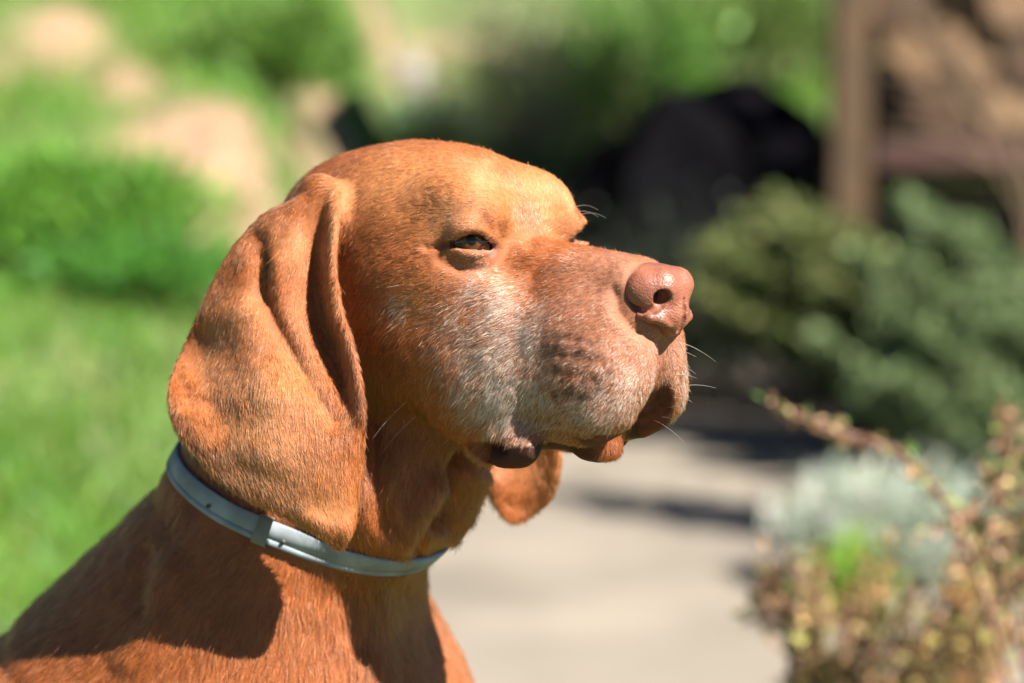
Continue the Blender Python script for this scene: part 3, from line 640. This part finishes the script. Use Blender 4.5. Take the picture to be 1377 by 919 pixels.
def rock(name, label, c, r, col, seed, cat_='rock'):
    rg = np.random.default_rng(seed); bm = bmesh.new(); bmesh.ops.create_icosphere(bm, subdivisions=5, radius=1); V = np.array([v.co for v in bm.verts])
    pl = unit(rg.normal(size=(16, 3))); k = np.ones(len(V))
    for p in pl: dd = V@p; k = np.minimum(k, np.where(dd > .1, rg.uniform(.62, .95)/np.maximum(dd, .1), 9))
    V = V*k[:, None]; V += unit(V)*(vnoise(V, 2.5, seed)[:, None]*.08+vnoise(V, 8, seed+1)[:, None]*.03); V = V*np.array(r)
    for v, q in zip(bm.verts, V): v.co = q
    me = bpy.data.meshes.new(name); bm.to_mesh(me); bm.free(); o = bpy.data.objects.new(name, me); COL.objects.link(o); o.location = c
    me.materials.append(plain_mat(name+'_stone', col, .9, 6., .45, .6, spec=0.0)); tag(o, label, cat_); return o
def board(name, a, b, w_, th, mat, parent, up=(0, 0, 1), rg=RNG, bev=.004):
    """a sawn board from a to b (world), width w_ across up, thickness th"""
    a = np.asarray(a, float); b = np.asarray(b, float); d = unit(b-a); s = unit(np.cross(np.asarray(up, float), d)); n = np.cross(d, s); L = np.linalg.norm(b-a)
    bm = bmesh.new(); bmesh.ops.create_cube(bm, size=1); bmesh.ops.scale(bm, vec=(L, th, w_), verts=bm.verts)
    bmesh.ops.bevel(bm, geom=bm.edges[:], offset=min(bev, th*.3), segments=1, affect='EDGES')
    me = bpy.data.meshes.new(name); bm.to_mesh(me); bm.free(); o = bpy.data.objects.new(name, me); COL.objects.link(o); me.materials.append(mat)
    M = np.eye(4); M[:3, 0] = d; M[:3, 1] = s; M[:3, 2] = n; M[:3, 3] = (a+b)/2
    if parent is not None: o.parent = parent; M[:3, 3] -= np.array(parent.location)
    o.matrix_local = Matrix(M.tolist()); return o
# ---------------------------------------------------------------- materials shared by the planting
M_BARK = plain_mat('bark', (.13, .085, .055), .9, 30., .4, .5); M_LEAF = leaf_mat('leaf', .5, .3); M_NEEDLE = leaf_mat('needle', .6, .15, .25)
make_ground(); make_path(); grass()
g = ground_hit
GRN = [(0.0858, 0.203, 0.0234), (0.117, 0.242, 0.0351), (0.164, 0.257, 0.0468), (0.0624, 0.14, 0.0273)]
def shrub_px(name, label, cat_, u, v, wpx, hpx, cols, nleaf, seed, **kw):
    p = g(u, v); k = np.linalg.norm(p-CAM)/FP; return shrub(name, label, cat_, p-np.array([0, 0, .01]), (wpx*k*.5, wpx*k*.5, hpx*k), cols, nleaf, seed=seed, **kw)
shrub_px('shrub', 'bright green leafy shrub high on the bank behind the dog, left of its forehead', 'shrub', 345, 125, 230, 120, GRN, 4200, 1, leaf=.035)
shrub_px('shrub', 'grey green low shrub just above the top of the dog\'s head', 'shrub', 590, 200, 190, 75, [(0.142, 0.224, 0.112), (0.182, 0.274, 0.152), (0.101, 0.173, 0.0811)], 3000, 2, leaf=.028)
shrub_px('shrub', 'dry grey brown twiggy shrub on the bank above the forehead', 'shrub', 690, 240, 230, 235, [(0.451, 0.372, 0.226), (0.338, 0.315, 0.169), (0.27, 0.326, 0.135), (0.564, 0.451, 0.315)], 3600, 3, leaf=.024)
shrub_px('shrub', 'large fresh green shrub on the bank above the black boulder', 'shrub', 840, 210, 250, 230, [(0.0874, 0.23, 0.0273), (0.131, 0.284, 0.0382), (0.186, 0.316, 0.0546), (0.0655, 0.153, 0.0328)], 5200, 4, leaf=.034)
shrub_px('shrub', 'yellow green shrub at the top beside the wooden post', 'shrub', 1030, 120, 240, 160, [(0.109, 0.187, 0.0312), (0.148, 0.211, 0.0468), (0.0702, 0.133, 0.0234)], 4200, 5, leaf=.034)
shrub_px('shrub', 'tall vivid green clump at the left edge of the bank', 'shrub', 85, 340, 330, 115, [(0.0896, 0.252, 0.0243), (0.122, 0.301, 0.0325), (0.17, 0.325, 0.0486)], 5200, 6, leaf=.045, width=.012, up=1.2)
shrub_px('shrub', 'low vivid green clump between two bare sandy patches', 'shrub', 190, 390, 230, 65, [(0.073, 0.235, 0.0284), (0.105, 0.276, 0.0325), (0.0649, 0.179, 0.0284)], 3600, 7, leaf=.042, width=.012, up=1.2)
p = g(545, 120); rock('stone', 'pale grey stone lying on the sandy bank above the dog\'s head', p+np.array([0, 0, .04]), (.10, .08, .09), (.20, .185, .165), 5, 'stone')
bc = at_y(1020, 300, 6.85); rock('boulder', 'large dark boulder, blackened for shade, behind the junipers, left of the wooden post', np.array([bc[0], bc[1], .31]), (.44, .34, .51), (.006, .0055, .007), 11)  # stone colour taken down to black to carry the shade on it
bc = at_y(900, 330, 6.6); rock('boulder', 'lower black boulder sloping down to the left behind the dog\'s nose', np.array([bc[0], bc[1], .26]), (.44, .32, .50), (.0035, .0032, .004), 14)  # rock put in where there is a dark shadowed area
# junipers
JG = 'spreading junipers beside the path'
shrub('shade_shrub', 'added near-black shrub standing in for shade in the gap between the path end and the black boulder', 'shrub', (.30, 5.72, 0), (.34, .24, .46), [(.010, .016, .008), (.014, .022, .010), (.02, .028, .012)], 5200, leaf=.03, seed=71, nb=14)  # near-black leaves fill in for the shade behind the junipers
shrub('shade_shrub', 'added low blackish shrub standing in for shade beneath the junipers at the end of the path', 'shrub', (.88, 5.62, 0), (.34, .22, .34), [(.010, .016, .008), (.014, .022, .010), (.02, .028, .012)], 5200, leaf=.03, seed=72, nb=14)  # added as the black shade under the junipers
def fronds(c, n, seed, inside, y0, y1, dx, dy):
    """frond tips spread over the bush; every frond runs down and right to its root"""
    rg = np.random.default_rng(seed); o = []
    while len(o) < n:
        u, v = rg.uniform(925, 1400), rg.uniform(200, 545)
        if not inside(u, v): continue
        y = rg.uniform(y0, y1)-.0008*(v-350); k = rg.uniform(.75, 1.25); o.append((at_y(u, v, y)-c, at_y(u+dx*k, v+dy*k, y+.16)-c))
    return o
c1 = np.array([1.02, 5.10, 0.0])
F1 = fronds(c1, 32, 31, lambda u, v: 925 < u < 1150 and v > 335-.55*(u-925) and v < 445+.10*(u-925) and v > 205 and not (1080 < u and v < 325), 4.75, 5.1, 250, 165)
juniper('olive green juniper with arching fronds reaching left over the end of the path', c1, F1, 31, [(.115, .145, .045), (.16, .185, .06), (.075, .105, .035), (.21, .22, .08)], JG)
c2 = np.array([1.36, 4.75, 0.0])
F2 = fronds(c2, 52, 32, lambda u, v: u > 1095 and v > 205+.85*max(u-1190, 0) and v > 430-1.6*(u-1095) and v < 545, 4.35, 4.75, 190, 190)
juniper('larger blue green juniper in front of the post at the right edge', c2, F2, 32, [(0.141, 0.212, 0.088), (0.2, 0.271, 0.118), (0.0942, 0.141, 0.0589), (0.259, 0.306, 0.153)], JG)
# wood store
M_POST = plain_mat('weathered_timber', (.058, .031, .0105), .8, 9., .3, .5, (1, 1, .08)); M_DARKWOOD = plain_mat('dark_red_boards', (.040, .013, .008), .75, 9., .4, .4, (.08, 1, 1)); M_LOG = plain_mat('split_log', (.045, .021, .009), .85, 16., .35, .5); M_LOGEND_PALE = plain_mat('pale_log_face', (.17, .10, .05), .85, 22., .3, .4); M_LOGEND = plain_mat('log_face', (.055, .027, .012), .85, 22., .3, .4)
yw = 6.35; pb = at_y(1137, 460, yw); gz = float(height(pb[0], yw))
store = empty('wood_store', (pb[0]+.5, yw, gz)); tag(store, 'brown timber wood store with square post at the top right', 'wood store')
zt = 2.35
board('post', (pb[0], yw, gz-.1), (pb[0], yw, zt), .105, .105, M_POST, store, up=(0, 1, 0), bev=.01)
board('post', (pb[0]+1.5, yw, gz-.1), (pb[0]+1.5, yw, zt), .105, .105, M_POST, store, up=(0, 1, 0), bev=.01)
zb = at_y(1300, 208, yw)[2]
board('beam', (pb[0]+.07, yw+.02, zb), (pb[0]+1.43, yw+.02, zb), .07, .10, M_DARKWOOD, store)
board('roof_beam', (pb[0]-.15, yw, zt+.05), (pb[0]+1.65, yw, zt+.05), .10, .10, M_POST, store)
board('roof', (pb[0]-.2, yw+.4, zt+.13), (pb[0]+1.7, yw+.4, zt+.13), .05, 1.1, M_DARKWOOD, store)
a_ = at_y(1212, -10, yw-.06); b_ = at_y(1330, 150, yw-.06); board('brace', a_, b_, .07, .05, M_POST, store, up=(0, 1, 0))
for i in range(9):
    z = gz+.05+i*(zb-gz)/9; board('back_board', (pb[0]+.07, yw+.30+.006*(i % 2), z), (pb[0]+1.43, yw+.30, z), (zb-gz)/9*.95, .022, M_DARKWOOD, store)
for i in range(11):
    z = zb+.09+i*.115; board('back_board', (pb[0]+.07, yw+.72+.006*(i % 2), z), (pb[0]+1.43, yw+.72, z), .108, .022, M_DARKWOOD, store)
board('shelf', (pb[0]+.07, yw+.38, zb+.02), (pb[0]+1.43, yw+.38, zb+.02), .03, .62, M_DARKWOOD, store)
pile = []
def log_mesh(seed):
    rg = np.random.default_rng(seed); n = 9; r = .088*(1+rg.normal(0, .18, n)); th = np.linspace(0, 2*pi, n, endpoint=False)
    if seed % 2: r = np.where(np.cos(th-rg.uniform(0, 6)) > .35, r*.55, r)
    bm = bmesh.new(); f = [bm.verts.new((a*cos(t), -.19, a*sin(t))) for a, t in zip(r, th)]; bk = [bm.verts.new((a*cos(t)*.95, .19, a*sin(t)*.95)) for a, t in zip(r, th)]
    F1 = bm.faces.new(f); F1.material_index = 1; F2 = bm.faces.new(bk[::-1]); F2.material_index = 1
    for i in range(n): bm.faces.new((f[i], bk[i], bk[(i+1) % n], f[(i+1) % n]))
    bmesh.ops.recalc_face_normals(bm, faces=bm.faces[:]); me = bpy.data.meshes.new('log'); bm.to_mesh(me); bm.free(); me.materials.append(M_LOG); me.materials.append(M_LOGEND_PALE if seed % 3 == 0 else M_LOGEND); return me
LM = [log_mesh(i) for i in range(7)]; rl = random.Random(8); row = 0; z = zb+.12
while z < zt-.12:
    x = pb[0]+.14+(.055 if row % 2 else 0); col_ = 0
    while x < pb[0]+1.40:
        l = bpy.data.objects.new('log', rl.choice(LM)); COL.objects.link(l); l.location = (x+rl.uniform(-.008, .008), yw+.26+rl.uniform(-.05, .05), z+rl.uniform(-.01, .01)); l.rotation_euler = (rl.uniform(-.05, .05), rl.uniform(0, 6), rl.uniform(-.15, .15)); pile.append((row, col_, l)); x += .170; col_ += 1
    z += .148; row += 1
for r_, c_, l in pile: l.parent = store; l.location = Vector(l.location)-store.location
M_PALETWIG = plain_mat('pale_twig', (.14, .09, .05), .8, 40., .3, .3)
# bare twigs of a sapling in front of the wood store
tw = empty('sapling', (1.62, 4.9, float(height(1.62, 4.9)))); tag(tw, 'bare sapling with thin pale twigs crossing in front of the wood store', 'sapling')
for pts in ([(1400, 560), (1390, 330), (1330, 210), (1215, -15)], [(1398, 420), (1350, 170), (1290, 80)], [(1394, 360), (1377, 230), (1300, 140), (1190, 95)], [(1398, 300), (1350, 60), (1330, -10)], [(1340, 225), (1260, 185), (1190, 170)]):
    P_ = cat(np.array([at_y(u, v, 4.9) for u, v in pts]), np.linspace(0, len(pts)-1, 14)); V_, Q_ = tube([(P_, np.linspace(.0045, .0025, 14))], 6); quad_mesh('twig', V_-np.array(tw.location), Q_, M_PALETWIG, tw)
# planting right of the path
SV = [(0.499, 0.533, 0.447), (0.568, 0.593, 0.516), (0.43, 0.482, 0.378), (0.344, 0.43, 0.275)]
M_SILVER = leaf_mat('silver_leaf', .7, .2, .2)
sp = np.array([.59, 3.30, 0]); shrub('santolina', 'rounded pale silver green mound plant beside the path', 'plant', sp, (.118, .13, .155), SV, 9000, leaf=.026, width=.006, nb=16, seed=41, mat=M_SILVER, up=.9)
sp = np.array([.80, 3.42, 0]); shrub('santolina', 'second pale silver green mound further right behind the brown shrub', 'plant', sp, (.13, .14, .17), SV, 7000, leaf=.026, width=.006, nb=16, seed=42, mat=M_SILVER, up=.9)
sp = np.array([.52, 2.95, 0]); shrub('perennial', 'small lime green sprig in front of the silver mound', 'plant', sp, (.05, .05, .13), [(.24, .38, .05), (.18, .33, .05)], 700, leaf=.035, width=.012, nb=6, seed=43, up=1.2)
BR = [(.30, .185, .07), (.36, .23, .095), (.21, .14, .045), (.36, .25, .12), (.20, .20, .055), (.28, .14, .065), (.26, .24, .07)]
M_BROWN = leaf_mat('brown_leaf', .65, .3, .2); M_TWIG = plain_mat('twig', (.16, .075, .055), .7, 40., .3, .3)
def cotoneaster(label, c, tips, seed, nl, cols):
    rg = np.random.default_rng(seed); c = np.asarray(c, float); root = empty('cotoneaster', c); tag(root, label, 'shrub')
    AP = []; AD = []
    for k, t in enumerate(tips):
        t, md = (t if isinstance(t, tuple) else (t, None)); t = np.asarray(t, float)-c; st = np.array([rg.normal(0, .02), rg.normal(0, .02), -.02]); mid = st*.5+t*.5+np.array([rg.normal(0, .01), rg.normal(0, .015), .04]); mid = mid if md is None else np.asarray(md)-c; ax_ = cat(np.array([st, mid, t]), np.linspace(0, 2, 22)); T = unit(np.gradient(ax_, axis=0))
        paths = [(ax_, np.linspace(.0032, .0012, 22))]; P = []; D = []
        for s in range(4, 22):
            for q in range(3):
                if rg.random() < .42 and s < 20:
                    d = unit(T[s]*.6+unit(rg.normal(size=3))*1.0); ln = rg.uniform(.02, .07)*(1.25-s/22); e = ax_[s]+d*ln; paths.append((np.linspace(ax_[s], e, 3), (.0016, .0012, .0008)))
                    m = max(2, int(ln/.007)); P.append(ax_[s]+d*np.linspace(.2, 1, m)[:, None]*ln); D.append(unit(d+rg.normal(0, .9, (m, 3))))
            m = nl; P.append(ax_[s]+rg.normal(0, .004, (m, 3))); D.append(unit(T[s]*.4+rg.normal(0, .8, (m, 3))))
        V, Q = tube(paths, 5); quad_mesh('branch', V, Q, M_TWIG, root); AP += P; AD += D
    P = np.concatenate(AP); D = np.concatenate(AD)
    leaves('foliage', P+c, D, .0098, .0052, tints(len(P), cols, rg, .25), M_BROWN, root, rg=rg, curl=.35)['kind'] = 'stuff'
    return root
d0 = .98; cc = np.array([.235, d0, 0.0])
rg = np.random.default_rng(77); tips = []
for k in range(56):
    u = rg.uniform(1060, 1400); v = rg.uniform(735, 930)-60*sstep(1240, 1380, u); tips.append(at_y(u, v, d0+rg.uniform(-.12, .16)))
cotoneaster('low brown leaved shrub filling the lower right corner', cc, tips, 51, 9, BR)
tips = [(at_y(1042, 545, .72), at_y(1300, 735, .74)), (at_y(1350, 545, .8), at_y(1385, 760, .8)), (at_y(1392, 600, .8), at_y(1400, 780, .8)), (at_y(1335, 640, .78), at_y(1370, 780, .8)), (at_y(1300, 690, .78), at_y(1350, 800, .8))]
cotoneaster('slender arching shrub branch with pinkish leaf tips reaching left across the junipers', np.array([.50, .80, 0.0]), tips, 52, 7, [(.34, .19, .11), (.45, .28, .18), (.22, .24, .07), (.28, .15, .08), (.12, .20, .05)])
tips = [(at_y(1028, 805, .90), at_y(1062, 850, .92)), (at_y(1012, 832, .91), at_y(1060, 845, .92)), (at_y(1050, 790, .90), at_y(1066, 860, .92))]
cotoneaster('thin dark stem with a tuft of leaves at the left foot of the brown shrub', np.array([at_y(1068, 900, .92)[0], .92, 0.0]), tips, 53, 4, [(.10, .13, .04), (.22, .12, .06), (.15, .10, .05)])
# a shrub standing just outside the picture, whose shade crosses the path
shrub('shrub', 'tall slim green shrub outside the right edge shading the path', 'shrub', (1.66, 2.95, 0), (.22, .13, 2.2), GRN, 6000, leaf=.055, seed=61)
# ---------------------------------------------------------------- assemble the dog
Fd = build_field(); V, Q = Fd.mesh(3)
V = stroke_skin(V, Q); V = relax(V, Q, 1); N = vnormals(V, Q)
coat = Coat(V, N)
dog = quad_mesh('dog', V, Q, skin_mat()); tag(dog, 'rusty brown short-haired hunting dog sitting beside the path, muzzle greying', 'dog')
kb = bare(V, N); sk = np.ones((len(V), 4), np.float32); lipc = np.where((w2h(V)[:, :1] < -36), np.array([[.040, .011, .007]]), np.array([[.075, .014, .010]])*(1+.7*vnoise(w2h(V), 1/3., 6)[:, None]+.3*vnoise(w2h(V), 1/1.2, 7)[:, None])); sk[:, :3] = coat.colour(V, 5, False)*.55*kb[:, None]+lipc*(1-kb[:, None]); sk[:, 3] = 1-kb
hv = w2h(V); ed = np.linalg.norm(np.stack([hv[:, 0], np.abs(hv[:, 1]), hv[:, 2]], 1)-np.array(EYE_C), axis=1); er = np.clip((17.5-ed)/1.5, 0, 1)[:, None]*(1-kb[:, None]); low = np.clip((EYE_C[2]-1.5-hv[:, 2])/1.5, 0, 1)[:, None]; sk[:, :3] = sk[:, :3]*(1-er)+er*(low*np.array((.24, .105, .075))+(1-low)*np.array((.10, .030, .018)))
at_ = dog.data.attributes.new('coat', 'FLOAT_COLOR', 'POINT'); at_.data.foreach_set('color', sk.ravel())
# collar ring, fitted to the neck
CC = at_y(424, 664, .098); CA = unit(np.array([65., 5, -17])); CB = unit(np.array([0., -66, -14])); CB = unit(CB-CA*(CB@CA)); CN = np.cross(CA, CB); CN = CN*np.sign(CN[2])
def neck_radius(th, off):
    o = []; s = np.arange(.03, .13, .0008)
    for t in th:
        d = CA*cos(t)+CB*sin(t); f = Fd.sample(CC+CN*off+d*s[:, None]); i = np.argmax(f > 0); o.append(s[i] if f[i] > 0 else .07)
    o = np.array(o); k = np.exp(-(np.arange(-9, 10)/5.)**2); k /= k.sum(); return np.convolve(np.concatenate([o[-9:], o, o[:9]]), k, 'valid')
NT = 180; TH = np.linspace(0, 2*pi, NT, endpoint=False); HW = .0061
R0 = neck_radius(TH, -HW); R1 = neck_radius(TH, HW); RM = np.maximum((R0+R1)/2, neck_radius(TH, 0)); SL = np.clip((R1-R0)/(2*HW), -.6, .6)
def ring_pt(i, w_, h_):              # w_ along the neck, h_ outwards (arrays over i)
    d = CA*np.cos(TH[i])[:, None]+CB*np.sin(TH[i])[:, None]; a = unit(CN+d*SL[i][:, None]); n = unit(d-CN*SL[i][:, None]); return CC+d*RM[i][:, None]+a*w_+n*h_
def band(i, prof, name, mat, parent, closed):
    m = len(prof); V = np.stack([ring_pt(i, w_, h_) for w_, h_ in prof], 1).reshape(-1, 3); n = len(i); a = np.arange(n if closed else n-1); b = (a+1) % n; j = np.arange(m); jn = (j+1) % m
    Q = np.stack([a[:, None]*m+j, a[:, None]*m+jn, b[:, None]*m+jn, b[:, None]*m+j], -1).reshape(-1, 4)
    if not closed: 
        V = np.concatenate([V, V[:m].mean(0)[None], V[-m:].mean(0)[None]]); e = len(V)
        Q = np.concatenate([Q, np.stack([jn, j, j*0+e-2, j*0+e-2], -1), np.stack([(n-1)*m+j, (n-1)*m+jn, j*0+e-1, j*0+e-1], -1)])
    return quad_mesh(name, V-np.array(parent.location), Q, mat, parent)
col_root = empty('dog_collar', CC); tag(col_root, 'plain blue grey rubber collar with a keeper loop round the dog\'s neck', 'collar')
def rubber(name, c):
    m = plain_mat(name, c, .75, 55., .32, .25, dist=.001, spec=.25); return m
M_COLLAR = rubber('collar_rubber', (.19, .215, .235)); M_KEEP = rubber('keeper_rubber', (.15, .14, .125)); M_PEG = rubber('peg_rubber', (.06, .06, .06))
w1 = HW; prof = [(-w1, .0004), (-w1, .0022), (-w1+.0006, .0028), (-.0031, .0029), (-.0029, .0025), (-.0026, .0025), (-.0024, .0029), (.0025, .0029), (w1-.0006, .0028), (w1, .0024), (w1, .0004)]
band(np.arange(NT), prof, 'band', M_COLLAR, col_root, True)
def ring_index(u):                   # ring index on the camera side nearest to photo column u
    P = ring_pt(np.arange(NT), 0, .003); q, _ = project(P); f = (P-CC)@(CAM-CC) > 0; return int(np.argmin(np.abs(q[:, 0]-u)+np.where(f, 0, 1e4)))
ik = ring_index(355); i5 = np.arange(ik-1, ik+3) % NT
band(i5, [(-w1-.0014, .0004), (-w1-.0014, .0046), (-w1, .0056), (w1, .0056), (w1+.0014, .0046), (w1+.0014, .0004)], 'keeper_loop', M_KEEP, col_root, False)
for u in (282, 384):
    i = ring_index(u); p = ring_pt(np.array([i]), -.0012, .0030)[0]; n = unit(p-CC)
    V_, Q_ = tube([(np.array([p, p+n*.0012, p+n*.0016]), (.0012, .0011, .0004))], 8); quad_mesh('peg', V_-CC, Q_, M_PEG, col_root)
def collar_cut(P):
    q = P-CC; o = q@CN; t = np.arctan2(q@CB, q@CA) % (2*pi); r = np.linalg.norm(q-o[:, None]*CN, axis=1); rm = np.interp(t, np.append(TH, 2*pi), np.append(RM, RM[0]))
    return np.where((np.abs(o) < HW+.0015) & (r < rm+.010), 0.0, 1.0)
fur(V, Q, coat, Fd, hair_mat(), dog, collar_cut)
# whiskers and brow hairs
def whiskers():
    rg = np.random.default_rng(5); P3 = []
    def add(u, v, d, L, droop):
        p = coat.vw.pick(u, v); d = unit(np.asarray(d, float)@HM); s = np.linspace(0, 1, 7)[:, None]; P3.append(p+d*L*s+np.array([0, 0, -1])*droop*L*s*s)
    for u, v in ((905, 470), (912, 490), (908, 505), (914, 520), (905, 535), (898, 548), (912, 460), (890, 560), (900, 520), (880, 565)): add(u, v, (rg.uniform(.5, 1), rg.uniform(.1, .9), rg.uniform(-.5, .3)), rg.uniform(.008, .020), .25)
    for u, v in ((772, 280), (778, 290), (774, 286)): add(u, v, (1, rg.uniform(.4, .8), rg.uniform(.3, .6)), rg.uniform(.012, .018), .5)
    for u, v in ((740, 470), (765, 505), (800, 490), (780, 470), (750, 520), (820, 500), (770, 540), (720, 580), (745, 575)): add(u, v, (-.8, -.5, rg.uniform(-.5, .1)), rg.uniform(.010, .022), .3)
    for u, v in ((560, 560), (548, 540)): add(u, v, (-.4, -.7, -.6), .022, .2)
    n = len(P3); hc_ = bpy.data.hair_curves.new('whiskers'); hc_.add_curves([7]*n); pts = np.array(P3, np.float32); hc_.attributes['position'].data.foreach_set('vector', pts.ravel())
    ra = hc_.attributes.get('radius') or hc_.attributes.new('radius', 'FLOAT', 'POINT'); ra.data.foreach_set('value', np.tile(np.linspace(.00016, .00004, 7), n).astype(np.float32))
    m, t, out = nodes('whisker'); b = t.nodes.new('ShaderNodeBsdfHairPrincipled'); b.parametrization = 'COLOR'; b.inputs['Color'].default_value = (.62, .45, .28, 1); t.links.new(b.outputs[0], out.inputs[0])
    hc_.materials.append(m); o = bpy.data.objects.new('whiskers', hc_); COL.objects.link(o); o.parent = dog; o['kind'] = 'stuff'
whiskers()
# nose pad
def nose_mat():
    m, t, out = nodes('nose_leather'); b = t.nodes.new('ShaderNodeBsdfPrincipled'); tc = t.nodes.new('ShaderNodeTexCoord')
    vo = t.nodes.new('ShaderNodeTexVoronoi'); vo.inputs['Scale'].default_value = 1050; nz = t.nodes.new('ShaderNodeTexNoise'); nz.inputs['Scale'].default_value = 110; nz.inputs['Detail'].default_value = 5
    cr = t.nodes.new('ShaderNodeValToRGB'); e = cr.color_ramp.elements; e[0].position = .3; e[1].position = .75; e[0].color = (.13, .040, .022, 1); e[1].color = (.25, .085, .046, 1)
    bp = t.nodes.new('ShaderNodeBump'); bp.inputs['Strength'].default_value = .5; bp.inputs['Distance'].default_value = .0005; bp2 = t.nodes.new('ShaderNodeBump'); bp2.inputs['Strength'].default_value = .5; bp2.inputs['Distance'].default_value = .001
    mr = t.nodes.new('ShaderNodeMapRange'); mr.inputs[3].default_value = .36; mr.inputs[4].default_value = .55
    for x in (vo, nz): t.links.new(tc.outputs['Object'], x.inputs['Vector'])
    t.links.new(nz.outputs[0], cr.inputs[0]); t.links.new(cr.outputs[0], b.inputs['Base Color']); t.links.new(nz.outputs[0], mr.inputs[0]); t.links.new(mr.outputs[0], b.inputs['Roughness'])
    t.links.new(vo.outputs['Distance'], bp.inputs['Height']); t.links.new(nz.outputs[0], bp2.inputs['Height']); t.links.new(bp.outputs[0], bp2.inputs['Normal']); t.links.new(bp2.outputs[0], b.inputs['Normal'])
    t.links.new(b.outputs[0], out.inputs[0]); return m
quad_mesh('nose', *nose_mesh(), nose_mat(), dog)
# eyes
def eye_mat():
    m, t, out = nodes('eye'); b = t.nodes.new('ShaderNodeBsdfPrincipled'); b.inputs['Roughness'].default_value = .05; b.inputs['IOR'].default_value = 1.38
    a = t.nodes.new('ShaderNodeAttribute'); a.attribute_name = 'tint'; t.links.new(a.outputs['Color'], b.inputs['Base Color']); t.links.new(b.outputs[0], out.inputs[0]); return m
EM = eye_mat()
def eye_look(s):
    c = h2w((EYE_C[0], -EYE_C[1], EYE_C[2])); r = ray(633.5, 323.5); oc = CAM-c; bq = oc@r/(r@r); t = -bq-sqrt(max(bq*bq-(oc@oc-.0119**2)/(r@r), 0)); d = unit((CAM+r*t-c)@HM.T); return unit(np.array((d[0], -d[1]*s, d[2]))@HM)
for s in (-1, 1):
    bm = bmesh.new(); bmesh.ops.create_uvsphere(bm, u_segments=96, v_segments=64, radius=.0119); ev = np.array([v.co for v in bm.verts])
    look = eye_look(s); co = ev@look; ev = ev+np.maximum(co/.0119-.88, 0)[:, None]*look*.0075*1.0
    for v, q in zip(bm.verts, ev): v.co = q
    me = bpy.data.meshes.new('eye'); bm.to_mesh(me); bm.free(); o = bpy.data.objects.new('eye', me); COL.objects.link(o); me.materials.append(EM); o.parent = dog; o.location = h2w((EYE_C[0], EYE_C[1]*s, EYE_C[2]))
    for p_ in me.polygons: p_.use_smooth = True
    an = np.degrees(np.arccos(np.clip(co/.0119, -1, 1))); nn = vnoise(unit(ev), 9., 3)
    c = np.where((an < 13)[:, None], (.004, .003, .003), np.where((an < 25)[:, None], np.array((.085, .031, .010))*(1+.3*nn[:, None]), np.where((an < 28.5)[:, None], (.012, .006, .004), np.array((.030, .012, .008)))))
    set_tint(o, np.clip(c, 0, 1))
